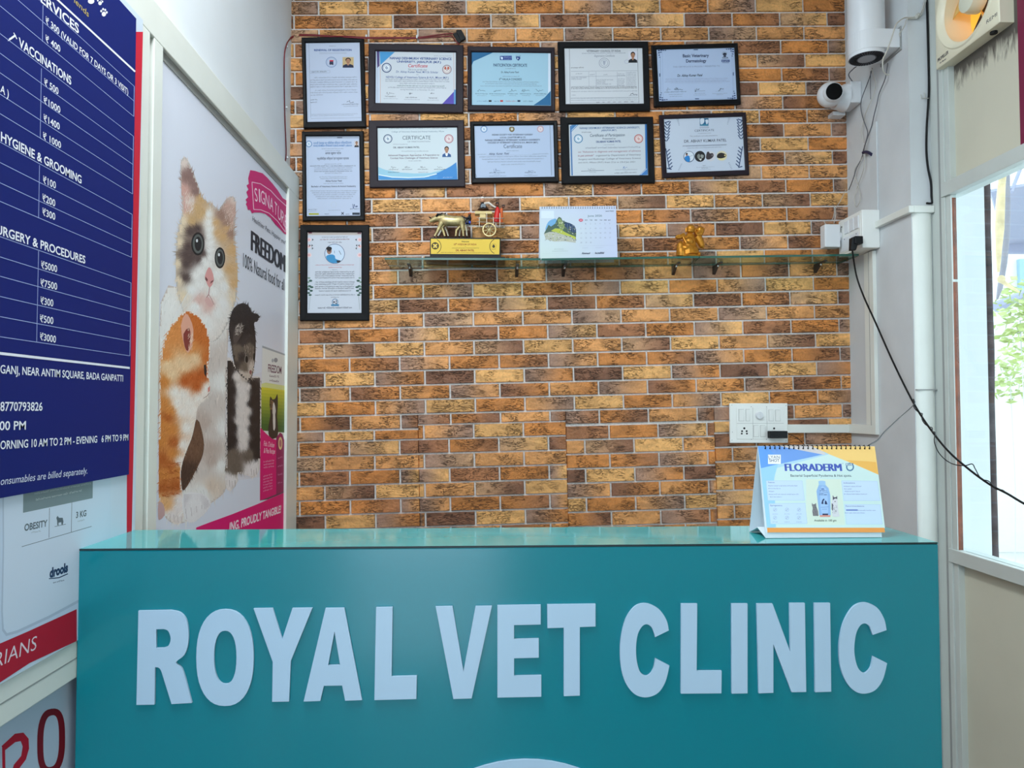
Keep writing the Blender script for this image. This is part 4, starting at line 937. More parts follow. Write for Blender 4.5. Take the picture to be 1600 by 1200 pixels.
def d5(P):
    P.crop(1005, 50, .1125); N5 = (60, 78, 120)
    P.line([(262, 250), (1228, 232), (1248, 920), (278, 945), (262, 250)], 3, (130, 150, 190)); P.line([(236, 340), (246, 860)], 3, N5); P.line([(1252, 330), (1262, 850)], 2, GR)
    for cx, cy, sx, sy in ((205, 246, 1, 1), (1262, 230, -1, 1), (224, 950, 1, -1), (1285, 928, -1, -1)):
        for dx, dy, r in ((14, 12, 13), (46, 6, 14), (76, 8, 10), (104, 10, 9), (14, 44, 12), (18, 76, 10), (26, 104, 8), (40, 36, 10)): P.ell(cx + sx * dx, cy + sy * dy, r * 1.2, r * .8, N5, 10)
    P.rect(700, 240, 760, 252, N5); P.rect(720, 922, 775, 934, N5); P.rect(224, 575, 236, 620, N5); P.rect(1246, 560, 1258, 605, N5)
    P.text('Basic Veterinary', 550, 352, 912, 346, 42, (30, 40, 80), .025); P.text('Dermatology', 596, 424, 878, 418, 42, (30, 40, 80), .025)
    P.text('THIS CERTIFICATE IS PROUDLY PRESENTED TO', 415, 496, 1064, 482, 20, (130, 140, 170))
    P.ell(1132, 310, 26, 22, INK); P.poly([(1110, 345), (1132, 300), (1155, 345)], INK); P.ring(1130, 300, 34, 26, 4, GR); P.text('IVDA', 1100, 372, 1182, 370, 24, INK, .02); P.rect(1086, 386, 1202, 418, (70, 90, 140)); P.words(1094, 412, 1196, 410, 16, (190, 200, 226)); P.rect(1098, 424, 1192, 430, (90, 110, 150))
    P.text('Dr. Abhay Kumar Patel', 474, 622, 818, 614, 32, INK, .02, .2)
    P.para(310, 1170, 660, 660, 1, 14, (150, 160, 190), -10); P.words(310, 680, 1150, 672, 12, (160, 168, 196)); P.words(300, 700, 1200, 690, 14, (150, 160, 190)); P.words(380, 716, 1100, 708, 8, (170, 178, 200))
    P.sign(350, 800, 60, 40, GR, 3); P.sign(490, 798, 120, 40, INK, 5); P.sign(750, 796, 60, 50, INK, 4); P.line([(710, 820), (860, 818)], 3, INK); P.sign(1080, 795, 70, 50, INK, 4); P.line([(1000, 825), (1120, 820)], 2, GR)
    P.words(296, 842, 598, 832, 12, INK, 6); P.para(350, 560, 872, 900, 2, 10, GR, -4, .2, True); P.words(715, 858, 860, 855, 9, GR); P.words(700, 880, 880, 877, 8, GR); P.words(960, 862, 1170, 855, 9, GR); P.words(1020, 876, 1110, 873, 8, GR)
cert([(1019, 70), (1154, 67), (1157, 162), (1022, 166)], [(1026.5, 76.5), (1148.5, 74.5), (1151, 155), (1029, 158)], 'frame_black', (188, 206, 236),
     'black-framed blue dermatology certificate at the right end of the top row, hanging tilted', d5)

def d6(P):
    P.crop(455, 180, .175); TB = (44, 108, 170)
    P.rect(122, 196, 604, 206, (150, 158, 176)); P.rect(410, 196, 455, 204, INK)
    P.seal(158, 257, 28, TB); P.text('नानाजी देशमुख पशु चिकित्सा विज्ञान विश्वविद्यालय', 198, 262, 540, 256, 20, TB, .01); P.text('NANAJI DESHMUKH VETERINARY SCIENCE UNIVERSITY, JABALPUR', 198, 280, 542, 278, 13, TB, .03)
    P.portrait(564, 230, 40, 56, (200, 190, 190), (30, 30, 36))
    P.words(272, 304, 468, 302, 8, GR); P.words(304, 322, 438, 320, 8, GR); P.text('अभय कुमार पटेल', 303, 350, 446, 348, 18, INK, .01); P.words(370, 376, 378, 376, 6, GR)
    P.text('पशुचिकित्सा विज्ञान एवं पशुपालन स्नातक', 230, 398, 516, 395, 18, INK, .01)
    P.words(300, 440, 448, 440, 9, GR); P.words(168, 458, 575, 456, 10, INK); P.words(205, 474, 548, 472, 9, GR); P.words(206, 490, 540, 488, 9, GR); P.words(206, 506, 545, 503, 9, INK); P.words(300, 522, 452, 520, 9, GR)
    P.words(252, 556, 500, 554, 9, GR); P.words(260, 570, 500, 568, 8, GR); P.text('Abhay Kumar Patel', 306, 594, 452, 592, 13, INK, .02); P.words(288, 614, 468, 612, 8, GR)
    P.text('Bachelor of Veterinary Science & Animal Husbandry', 180, 643, 578, 640, 13, INK, .02)
    for i in range(5): P.words(170 + 16 * i, 680 + 17 * i, 596 - 14 * i, 678 + 17 * i, 9, GR)
    P.ring(380, 800, 24, 28, 2, (186, 190, 200)); P.sign(570, 814, 46, 30, (40, 60, 110), 4); P.words(526, 842, 606, 840, 10, INK); P.words(150, 846, 232, 844, 7, INK); P.words(152, 860, 226, 858, 7, GR); P.words(332, 852, 440, 850, 6, GR)
    P.rect(158, 875, 246, 890, (170, 172, 60)); P.words(300, 886, 336, 886, 8, INK); P.line([(448, 866), (470, 888)], 6, INK); P.line([(470, 866), (448, 888)], 6, INK); P.words(486, 888, 522, 888, 12, GR); P.rect(546, 870, 612, 890, (40, 50, 66))
cert([(470, 205), (567, 204.5), (570.5, 344), (474, 345)], [(477, 213), (561, 212), (563, 337), (480, 337.5)], 'frame_black', (194, 206, 230),
     'upright black-framed degree with a blue heading, middle of the three at the left edge', d6)

def d7(P):
    P.crop(455, 180, .175); CB = (60, 100, 130)
    P.poly([(772, 460), (840, 488), (980, 512), (1100, 520), (1240, 516), (1380, 480), (1474, 425), (1484, 480), (1484, 577), (780, 577)], (150, 196, 216))
    P.poly([(1474, 420), (1486, 577), (1250, 577), (1230, 545), (1330, 505), (1420, 460)], (60, 134, 200)); P.poly([(780, 535), (900, 556), (1050, 562), (1180, 556), (1310, 540), (1300, 577), (780, 577)], (70, 145, 205)); P.poly([(780, 528), (900, 548), (1050, 554), (1190, 548), (1300, 520), (1300, 528), (1190, 556), (1050, 562), (900, 557), (780, 536)], (226, 236, 240))
    P.words(870, 122, 1396, 120, 10, GR); P.text('College of Veterinary Science and Animal Husbandry, Mhow', 896, 154, 1366, 150, 12, CB)
    P.seal(863, 211, 40, (50, 76, 110)); P.seal(1408, 211, 40, (170, 110, 120), (228, 218, 218)); P.text('CERTIFICATE', 994, 218, 1244, 216, 33, (70, 84, 100), .0); P.text('OF PARTICIPATION', 1038, 243, 1240, 241, 13, GR)
    P.words(910, 264, 1040, 263, 8, GR); P.text('DR. ABHAY KUMAR PATEL', 912, 296, 1146, 293, 14, (60, 66, 84), .02); P.words(986, 326, 1230, 324, 9, GR); P.words(1104, 343, 1114, 343, 6, GR)
    P.text('Advanced Diagnostic Approaches: A Preparation to', 866, 366, 1322, 362, 15, (90, 56, 80), .01); P.text('Combat New Challenges of Veterinary Science', 884, 391, 1308, 387, 15, (90, 56, 80), .01); P.words(1048, 412, 1160, 410, 8, GR)
    P.portrait(1348, 272, 80, 102, (206, 212, 220), (40, 84, 140)); P.poly([(1374, 342), (1388, 338), (1400, 342), (1394, 366), (1382, 366)], (226, 230, 236))
    for x0, x1, y in ((872, 956, 489), (990, 1086, 488), (1128, 1226, 487), (1276, 1378, 487)): P.sign((x0 + x1) / 2, y - 22, 46, 14, INK, 2); P.words(x0, y, x1, y, 9, INK)
    P.words(864, 514, 966, 513, 8, INK); P.words(1134, 513, 1222, 512, 8, GR); P.words(1356, 560, 1440, 557, 8, (200, 216, 236))
cert([(575, 188), (724.5, 187), (727, 291.5), (578, 293)], [(589, 199), (714, 199), (715.5, 281), (591.5, 281)], 'frame_plum', (212, 224, 230),
     'brown-framed certificate with blue waves along its lower edge, first of the second row', d7)

def d8(P):
    P.crop(720, 175, .19375); NV = (44, 60, 110)
    P.line([(722, 112), (734, 510)], 2.5, GR); P.line([(120, 500), (128, 525)], 2, INK); P.line([(716, 110), (730, 512)], 1.4, (60, 70, 90))
    P.seal(187, 138, 27, (44, 110, 170)); P.seal(642, 138, 26, (180, 130, 140), (222, 216, 220)); P.poly([(394, 122), (428, 122), (432, 148), (412, 162), (392, 148)], (120, 104, 70), 3); P.ell(412, 138, 10, 11, (200, 196, 180))
    P.text('INDIAN SOCIETY FOR VETERINARY SURGERY', 252, 190, 582, 188, 12, INK, .02); P.text('LOCAL CHAPTER MP & CG', 316, 212, 522, 210, 12, INK, .02)
    P.text('NANAJI DESHMUKH VETERINARY SCIENCE UNIVERSITY', 196, 234, 640, 231, 13, INK, .02); P.text('COLLEGE OF VETERINARY SCIENCE & A.H., MHOW (M.P.)', 216, 254, 622, 252, 13, INK, .02)
    P.text('Certificate', 346, 292, 494, 290, 30, (60, 70, 90), 0.0); P.words(370, 316, 468, 315, 7, GR); P.words(134, 346, 204, 344, 7, GR); P.text('Abhay  Kumar  Patel', 226, 346, 386, 342, 16, (36, 44, 80), .01, .25)
    P.line([(206, 350), (580, 345)], 1, GR); P.words(580, 344, 706, 340, 8, GR); P.words(150, 366, 690, 360, 9, GR, 6); P.words(172, 386, 672, 380, 9, GR, 6); P.words(216, 406, 650, 402, 9, GR, 6); P.words(326, 428, 518, 424, 8, GR)
    P.sign(292, 474, 50, 24, NV, 2); P.sign(566, 474, 44, 14, NV, 2); P.words(230, 494, 358, 492, 8, INK); P.words(268, 508, 318, 506, 6, GR); P.words(230, 520, 366, 518, 6, GR); P.words(516, 492, 604, 490, 8, INK); P.words(540, 506, 580, 504, 6, GR); P.words(512, 516, 622, 514, 6, GR)
cert([(734.5, 189.5), (871, 188), (873, 284), (736.5, 286)], [(741, 196), (865, 195), (866, 276), (743, 278)], 'frame_black', (186, 202, 228),
     'black-framed pale blue surgery society certificate, directly above the bullock cart trophy', d8)

def d9(P):
    P.crop(720, 175, .19375); NV = (50, 90, 140)
    P.line([(886, 112), (898, 512)], 10, (54, 110, 170)); P.line([(1492, 98), (1500, 505)], 16, (54, 116, 180)); P.poly([(892, 104), (950, 102), (892, 160)], (70, 126, 180)); P.poly([(1502, 448), (1503, 508), (1440, 510)], (70, 126, 190)); P.line([(892, 150), (938, 104)], 4, (200, 216, 230)); P.line([(1450, 506), (1500, 458)], 4, (200, 216, 230))
    P.text('NANAJI DESHMUKH VETERINARY SCIENCE UNIVERSITY,', 958, 138, 1444, 132, 15, NV, .02); P.text('JABALPUR (M.P.)', 1132, 155, 1256, 152, 13, NV, .02); P.words(975, 167, 1056, 166, 8, INK)
    P.seal(948, 216, 36, (60, 120, 160)); P.seal(1434, 216, 36, (180, 96, 90), (228, 216, 214)); P.text('Certificate of Participation', 1040, 200, 1322, 195, 22, (70, 84, 104), .01, .15); P.text('Presented to', 1142, 222, 1248, 220, 14, (70, 84, 104), .01, .2)
    P.text('DR.ABHAY KUMAR PATEL', 1092, 248, 1292, 244, 15, (50, 76, 130), .03); P.words(1154, 268, 1238, 266, 6, GR)
    P.words(1004, 296, 1450, 288, 12, GR, 8); P.text('on "Advances in diagnosis and management of ailments', 946, 330, 1450, 320, 15, (140, 70, 90), 0, .2); P.text('in pet animals"', 944, 360, 1072, 357, 14, (140, 70, 90), .01, .2); P.text('organized by Department of Veterinary', 1088, 358, 1450, 350, 14, (80, 86, 100), 0, .2)
    P.text('Surgery and Radiology College of Veterinary Science', 948, 388, 1450, 378, 13, (80, 86, 100), 0, .2); P.text('and A.H., Mhow (M.P.) from 21st to 23rd Jan 2021', 946, 414, 1404, 408, 12, (80, 86, 100), 0, .2)
    P.sign(1056, 462, 60, 18, GR, 2); P.line([(970, 477), (1156, 471)], 2.5, INK); P.sign(1326, 448, 34, 24, (90, 120, 180), 2); P.words(1244, 470, 1424, 466, 7, GR); P.words(1036, 488, 1090, 487, 6, GR); P.words(1240, 496, 1420, 490, 7, INK); P.words(1320, 482, 1344, 481, 5, GR)
cert([(875, 183), (1020, 182), (1024, 285.5), (878.5, 287)], [(888.5, 194.5), (1011, 193), (1012.5, 273.5), (890.5, 275)], 'frame_black', (208, 216, 224),
     'black-framed participation certificate edged with blue bands, second row third, above the shelf calendar', d9)

def d10(P):
    P.crop(1005, 165, .1125); NV = (52, 72, 110)
    for (xa, ya), sx in (((345, 225), 1), ((1335, 195), -1)):
        for i in range(6):
            y = ya + i * 44; P.line([(xa - sx * 40, y + 12), (xa + sx * 22, y - 8)], 14, NV) if i == 0 else None
            x = xa - sx * (4 + 4 * i); P.line([(x - sx * 4, y + 50), (x - sx * 42, y + 5)], 13, NV); P.line([(x + sx * 4, y + 50), (x + sx * 40, y - 6)], 13, NV)
    for (xa, ya), sx in (((325, 600), 1), ((1368, 570), -1)):
        for i in range(6):
            x = xa + sx * 8 * i; y = ya + i * 46; P.line([(x - sx * 2, y + 50), (x + sx * 44, y + 6)], 13, NV); P.line([(x - sx * 2, y + 46), (x - sx * 12, y - 4)], 13, NV)
    P.line([(330, 870), (395, 886)], 14, NV); P.line([(1320, 860), (1376, 845)], 14, NV)
    for x, y, s_ in ((460, 190, 1), (1210, 175, -1)):
        for i in range(5): P.line([(x + s_ * 8 * i, y + 20 * i), (x + s_ * (34 + 3 * i), y + 4 + 20 * i)], 5, (110, 126, 150))
    for x, y, s_ in ((520, 815, -1), (1180, 800, 1)):
        for i in range(5): P.line([(x + s_ * 9 * i, y + 20 * i), (x + s_ * (9 * i) + 22, y - 6 + 20 * i)], 5, (110, 126, 150))
    P.rect(786, 176, 906, 282, (44, 100, 140)); P.poly([(795, 182), (840, 178), (850, 215), (835, 250), (800, 262), (792, 225)], (206, 216, 228), 2); P.poly([(862, 200), (900, 195), (900, 240), (880, 262), (868, 230)], (206, 216, 228), 2); P.line([(790, 272), (905, 268)], 6, (90, 170, 180))
    P.words(785, 304, 914, 300, 8, NV, 6); P.words(785, 316, 914, 312, 8, NV, 6)
    P.text('CERTIFICATE', 714, 364, 984, 354, 28, (70, 80, 104), .0); P.words(760, 392, 946, 385, 10, GR); P.text('This certificate is proudly presented to', 648, 434, 1030, 422, 17, GR)
    P.text('DR. ABHAY KUMAR PATEL', 570, 516, 1158, 498, 38, (56, 62, 80), .005); P.line([(548, 560), (1160, 542)], 5, (110, 116, 134)); P.words(548, 572, 1160, 552, 9, GR, 9); P.words(610, 596, 1096, 580, 10, GR, 9)
    P.ell(636, 710, 76, 78, (60, 80, 110)); P.ell(636, 708, 68, 70, (214, 222, 232)); P.poly([(572, 730), (600, 700), (640, 700), (650, 770), (610, 782)], (50, 130, 200), 2); P.ell(604, 682, 14, 18, (150, 110, 100)); P.ell(604, 668, 14, 10, (40, 36, 40)); P.line([(640, 710), (690, 690)], 6, (150, 170, 190))
    P.ell(788, 706, 74, 76, (40, 40, 44)); P.poly([(750, 690), (775, 670), (790, 700), (780, 740), (755, 730)], (130, 134, 130), 2); P.poly([(800, 680), (840, 690), (830, 730), (800, 720)], (150, 154, 150), 2); P.poly([(770, 740), (815, 735), (800, 768)], (214, 214, 208))
    P.ell(936, 704, 70, 70, (206, 206, 212)); P.poly([(870, 720), (885, 650), (910, 640), (925, 665), (965, 660), (978, 700), (940, 740), (890, 750)], (66, 60, 64), 2); P.ell(958, 690, 12, 12, (110, 104, 108))
    P.ell(1092, 698, 72, 70, (214, 206, 176)); P.poly([(1022, 720), (1040, 670), (1090, 655), (1150, 680), (1140, 715), (1080, 735)], (50, 48, 46), 2); P.ell(1134, 692, 10, 10, (226, 206, 140)); P.line([(1050, 745), (1130, 740)], 8, (236, 226, 120))
    P.words(828, 838, 868, 836, 10, INK); P.words(740, 862, 988, 852, 6, GR); P.words(810, 872, 900, 869, 8, INK); P.words(790, 896, 936, 891, 7, GR)
cert([(1031.5, 179.5), (1167, 175), (1170, 272.5), (1034.5, 277)], [(1038, 185.5), (1161, 182), (1163.5, 265.5), (1041, 270)], 'frame_plum', (206, 216, 232),
     'certificate with navy leaf corners and four round pictures, right end of the second row', d10)

def d11(P):
    P.crop(455, 340, .15); LF = (60, 92, 84); PK_ = (222, 170, 170)
    P.rect(168, 148, 730, 182, (186, 176, 170)); P.rect(180, 152, 216, 166, (120, 60, 80)); P.rect(690, 155, 728, 168, (120, 70, 90))
    for x in (186, 714):
        for y, r in ((230, 24), (300, 20), (390, 26)): P.ell(x, y, r, r * .9, (232, 206, 208)); P.ell(x, y, r * .5, r * .5, PK_)
    for sx, xo in ((1, 168), (-1, 732)):
        for dx, dy in ((50, 230), (44, 290), (48, 320), (20, 290)): P.poly([(xo + sx * dx, dy - 12), (xo + sx * (dx + 16), dy), (xo + sx * dx, dy + 14)], (70, 70, 76))
        P.line([(xo + sx * 18, 420), (xo + sx * 18, 620)], 2, (160, 170, 170)); P.line([(xo + sx * 30, 820), (xo + sx * 18, 960)], 3, (120, 140, 136))
        for dx, dy, r in ((18, 630, 14), (34, 658, 18), (10, 672, 14), (24, 715, 18), (46, 725, 18), (14, 745, 16), (40, 762, 18), (14, 785, 16), (30, 806, 16), (10, 722, 12)): P.ell(xo + sx * dx, dy, r, r * .62, LF if r > 15 else (120, 150, 132))
    P.words(320, 208, 588, 206, 10, INK, 4); P.words(300, 236, 610, 230, 14, (130, 50, 60), 5); P.words(384, 264, 526, 262, 12, INK, 4)
    P.ell(453, 377, 106, 104, (96, 110, 140)); P.ell(453, 377, 100, 98, (198, 214, 232)); P.poly([(362, 410), (385, 390), (430, 384), (456, 400), (462, 430), (510, 448), (500, 466), (440, 474), (390, 456)], (60, 140, 190), 2)
    P.poly([(470, 448), (516, 446), (508, 466), (480, 470)], (50, 50, 56)); P.ell(396, 345, 26, 36, (150, 112, 96)); P.ell(394, 322, 30, 20, (30, 28, 32)); P.rect(382, 342, 412, 352, (40, 36, 40)); P.line([(450, 345), (452, 372)], 4, (90, 110, 130)); P.line([(498, 345), (520, 385)], 5, (60, 70, 90))
    P.words(254, 498, 656, 496, 9, (190, 60, 70), 6); P.words(390, 524, 526, 523, 10, (190, 60, 70), 5); P.words(428, 547, 478, 547, 8, INK)
    for y in (572, 592, 612, 634, 678, 700, 724, 744): P.words(246 + (y % 7), y, 664 - (y % 9), y - 2, 13, INK, 5)
    P.words(290, 770, 622, 768, 12, INK, 5); P.words(248, 812, 664, 808, 11, INK, 5); P.words(414, 834, 498, 833, 9, INK)
    P.ring(457, 878, 32, 34, 6, (50, 110, 150)); P.ell(446, 880, 8, 10, INK); P.ell(470, 870, 6, 8, INK); P.ell(468, 892, 7, 7, INK); P.rect(416, 902, 498, 922, (70, 130, 170))
    P.words(278, 948, 632, 944, 16, (40, 46, 76), 6)
cert([(468, 351), (576, 351), (577, 501), (469, 501)], [(480, 362.5), (564.5, 362.5), (565, 489), (480.5, 489)], 'frame_black', (210, 216, 228),
     'upright black-framed letter with floral edges and a round photo, lowest at the left', d11)

# thin red wire run over the frames, with clips and a black connector
t = thing('red_wire', 'dark red twin wire running along the top of the frames and down the left wall', 'wire', W(560, 60, D - 0.006))
b = MB()
yw = D - 0.0105
for o in (0, 1.4):
    b.tube([RX(443, 262, XL + .004), RX(447, 240, XL + .004), RX(445, 180, XL + .004), RX(444, 110, XL + .004), RX(446, 76, XL + .004)] + [W(456 , 57.5 + o, yw), W(480, 54 + o, yw), W(520, 56.5 + o, yw - .0), W(545, 57 + o, yw - .014), W(572, 58.5 + o, yw - .012), W(610, 58.5 + o, yw), W(652, 58.5 + o, yw), W(680, 55 + o * 2, yw), W(706, 52 + o * 3, yw)], 0.0022, 6)
b.tube([W(706, 52, yw), W(713, 58, yw - .004), W(717, 69, yw - .006), W(712, 64, yw - .008), W(706, 56, yw)], 0.0018, 6)
b.build('wire', 'red_wire', t, smooth=True)
for x, y in ((572.5, 57.5), (651.5, 58)):
    b = MB(); c = W(x, y, yw); b.box(c.x - .003, c.x + .003, c.y - .006, D - .0046, c.z - .006, c.z + .006); b.build('wire_clip', 'white_pl', t, bevel=.001)
for x, y in ((446.5, 168), (447.5, 246), (447, 73)):
    b = MB(); c = RX(x, y, XL); b.box(c.x, c.x + .007, c.y - .005, c.y + .005, c.z - .003, c.z + .003); b.build('wire_clip', 'white_pl', t, bevel=.001)
b = MB()
q = [W(713, 50, yw), W(721, 49, yw), W(728, 62, yw), W(720, 67, yw)]; b.slab(q, (0, -0.014, 0)); q = [W(708, 54, yw), W(716, 51, yw), W(724, 65, yw), W(716, 69, yw)]; b.slab(q, (0, -0.008, 0))
b.build('connector', 'black', t, bevel=.001)
# ------------------------------------------------------------------ three glass shelves end to end
YS = 2.640                                   # their front edge
ZSH = W(700, 402.5, YS).z                    # left shelf top
GS = 'glass shelves on the brick wall'
SHELF = []
for i, (xa, ya, xb, yb, brs, lab) in enumerate((
        (601, 402.5, 850, 403.5, (640, 808), 'left glass shelf with green edges, carrying the bullock cart trophy'),
        (846, 404.0, 1097, 400.0, (882, 1057), 'middle glass shelf with green edges, carrying the white calendar'),
        (1093, 400.2, 1342, 396.6, (1122, 1283), 'right glass shelf with green edges, empty, reaching under the plug board'))):
    p0, p1 = W(xa, ya, YS), W(xb, yb, YS); th = 0.0075 if i != 1 else 0.0075
    if i == 2: p1.x = min(p1.x, XR - 0.002)
    p0.z += (0.0 if i != 1 else 0.0006); 
    t = thing('glass_shelf', lab, 'shelf', ((p0.x + p1.x) / 2, D - 0.005, (p0.z + p1.z) / 2), GS)
    b = MB(); yb_ = D - 0.0052; d_ = Vector((0, 0, -th)); back0, back1 = Vector((p0.x, yb_, p0.z)), Vector((p1.x, yb_, p1.z))
    if i == 1: p1.x -= 0.012; back1.x -= 0.012
    if i == 0: p1.x -= 0.012; back1.x -= 0.012
    v = [b.bm.verts.new(q) for q in (p0, p1, back1, back0, p0 + d_, p1 + d_, back1 + d_, back0 + d_)]
    b.mi = 0; b._f([v[0], v[1], v[2], v[3]]); b._f([v[7], v[6], v[5], v[4]])
    b.mi = 1
    for a, c in ((0, 1), (1, 2), (2, 3), (3, 0)): b._f([v[a], v[a + 4], v[c + 4], v[c]])
    b.build('glass_plate', ['glass', 'glass_edge'], t)
    SHELF.append((p0, p1, th))
    for bx in brs:
        f = (W(bx, 400, YS).x - p0.x) / (p1.x - p0.x); zz = p0.z + (p1.z - p0.z) * f - th; x = W(bx, 412, D - .06).x
        b = MB(); b.box(x - .006, x + .006, D - .100, D - .0071, zz - .006, zz - .0004)
        b.hexa([(x - .006, D - .060, zz - .006), (x + .006, D - .060, zz - .006), (x + .006, D - .0071, zz - .006), (x - .006, D - .0071, zz - .006), (x - .006, D - .050, zz - .010), (x + .006, D - .050, zz - .010), (x + .006, D - .0071, zz - .034), (x - .006, D - .0071, zz - .034)])
        br = b.build('bracket', 'steel', t, bevel=.001)
        b = MB(); b.lathe((x, D - .058, zz - .0065), (0, 0, -1), [(0, .004), (.005, .004), (.007, .003)], 12); b.build('screw', 'chrome', br)
def ztop(px, i):
    p0, p1, th = SHELF[i]; x = W(px, 400, YS).x; return p0.z + (p1.z - p0.z) * (x - p0.x) / (p1.x - p0.x)

# ------------------------------------------------------------------ bullock cart trophy
YT = 2.690; z0 = ztop(725, 0)
TP = lambda cx, cy, dy=0.0: W(640 + .1 * cx, 300 + .1 * cy, YT + dy)
mpx = YT / F * 0.1                           # metres per crop pixel there
xa, xb = TP(240, 1000).x, TP(1490, 1000).x
t = thing('bullock_cart_trophy', 'trophy of a golden bullock cart with painted riders on a black plinth with yellow plaque', 'trophy', ((xa + xb) / 2, YT + .03, z0))
b = MB(); zb = z0 + .0125; b.box(xa, xb, YT - .014, YT + .085, z0 + .0002, zb); b.build('plinth_base', 'black', t, bevel=.0012)
zt = TP(800, 712).z
b = MB(); b.box(TP(318, 800).x, TP(1424, 800).x, YT + .001, YT + .072, zb, zt); b.build('plinth', 'black', t, bevel=.001)
P = Print((0, YT + .0008, 0), NB); P.crop(640, 300, .1); YP_ = (226, 192, 76)
P.poly([(332, 730), (1408, 738), (1402, 975), (332, 968)], YP_)
P.ring(400, 842, 58, 56, 9, (40, 34, 24)); P.ell(400, 842, 50, 48, (52, 44, 30))
for k in range(4): a = PI / 2 * k + .78; P.ell(400 + 26 * math.cos(a), 842 + 26 * math.sin(a), 16, 15, YP_)
P.ell(400, 842, 10, 10, (230, 220, 180))
for cx, s_, rg in ((372, 1, (-1.1, 1.1)), (1372, -1, (-1.15, 1.15))):
    P.line([(cx + s_ * 120 * math.cos(rg[0] + (rg[1] - rg[0]) * i / 12), 850 + 120 * math.sin(rg[0] + (rg[1] - rg[0]) * i / 12)) for i in range(13)], 9, (44, 38, 26))
P.ring(1312, 850, 44, 46, 3, (150, 124, 50)); P.poly([(1290, 855), (1312, 815), (1336, 855), (1312, 875)], (60, 56, 36), 2); P.words(1280, 900, 1350, 900, 10, (110, 92, 44))
P.words(590, 746, 1150, 750, 8, (150, 120, 60), 8); P.text('Welcome', 810, 784, 928, 784, 20, (70, 54, 30), .03); P.text('18ᵗʰ WISDOM OF INDIA', 690, 832, 1048, 832, 26, (160, 92, 40), .03); P.words(860, 856, 880, 856, 8, (90, 70, 40))
P.words(660, 882, 1084, 882, 13, (90, 70, 40), 7); P.text('DR. ABHAY PATEL', 722, 926, 1010, 926, 28, (150, 80, 36), .04); P.words(486, 950, 1240, 956, 12, (110, 84, 40), 8)
P.build('plaque', t, label='yellow engraved plaque on the plinth front')
def bull(dy, dx, mt):
    L = lambda x, y, e=0.0: TP(x + dx, y, dy + e)
    r = lambda *q: [v * mpx for v in q]
    b = MB()
    b.loft([L(470, 420), L(520, 440), L(600, 452), L(700, 458), L(790, 452), L(836, 430), L(848, 415)], r(52, 80, 86, 82, 80, 62, 24), 14)
    b.loft([L(545, 420), L(490, 415), L(440, 415), L(400, 425)], r(76, 66, 52, 42), 12)
    b.loft([L(425, 410), L(385, 428), L(340, 450), L(310, 462)], r(48, 42, 32, 22), 12)
    b.ell(L(560, 385), 34 * mpx, 30 * mpx, 26 * mpx)                                # hump
    for x, e in ((500, -.006), (540, .006)):
        b.loft([L(x, 470, e), L(x - 40, 560, e), L(x - 70 if e < 0 else x - 10, 620, e), L(x - 110 if e < 0 else x + 10, 690, e)], r(42, 28, 19, 17), 10)
    for x, e in ((800, -.006), (770, .006)):
        b.loft([L(x, 450, e), L(x + 20, 540, e), L(x + 34 if e < 0 else x - 40, 600, e), L(x + 40 if e < 0 else x - 50, 690, e)], r(50, 32, 19, 17), 10)
    b.loft([L(846, 430), L(866, 480), L(862, 560), L(866, 600)], r(7, 6, 6, 12), 8)
    o = b.build('bull', mt, t, smooth=True)
    b = MB()
    for e, k in ((-.008, 1), (.008, .6)): b.loft([L(420, 385, e), L(440, 350, e * 1.6), L(490, 345, e * 2), L(515, 345 - 20 * k, e * 2)], r(20, 18, 12, 4), 8)
    b.loft([L(300, 380), L(310, 395), L(340, 410)], r(3, 9, 12), 8)
    b.build('horn', 'black', o, smooth=True)
    for x, y, e in ((390, 688, -.006), (550, 688, .006), (840, 688, -.006), (720, 688, .006)):
        b = MB(); b.lathe(L(x, y - 10, e), (0, 0, -1), [(0, .0018), (max(.0005, L(x, y - 10).z - zt - .0002), .0022)], 10)
        b.build('hoof', 'black', o)
bull(.012, 0, 'brass'); bull(.046, 55, 'silver')
# cart: pole, frame rails, uprights, seat box and wheels
b = MB(); R_ = .0014
for e in (.012, .052):
    for ya_, yb2 in ((408, 412), (465, 488), (545, 555)): b.loft([TP(1050, ya_, e), TP(1480, yb2, e)], R_, 6)
    for x in (1090, 1205, 1310, 1410): b.loft([TP(x, 330 if x in (1205, 1410) else 395, e), TP(x, 550, e)], R_, 6)
for x in (1050, 1250, 1478): b.loft([TP(x, 548, .012), TP(x, 552, .052)], R_, 6)
b.loft([TP(560, 450, .03), TP(860, 508, .03), TP(1140, 538, .03), TP(1300, 548, .03)], .0014, 8); b.loft([TP(520, 398, .005), TP(520, 398, .056)], .0014, 8)
b.loft([TP(1240, 590, .002), TP(1240, 590, .062)], .0012, 8)
b.slab([TP(1050, 545, .012), TP(1478, 553, .012), TP(1478, 553, .052), TP(1050, 545, .052)], (0, 0, -.0012))
b.build('cart_frame', 'silver', t, smooth=True)
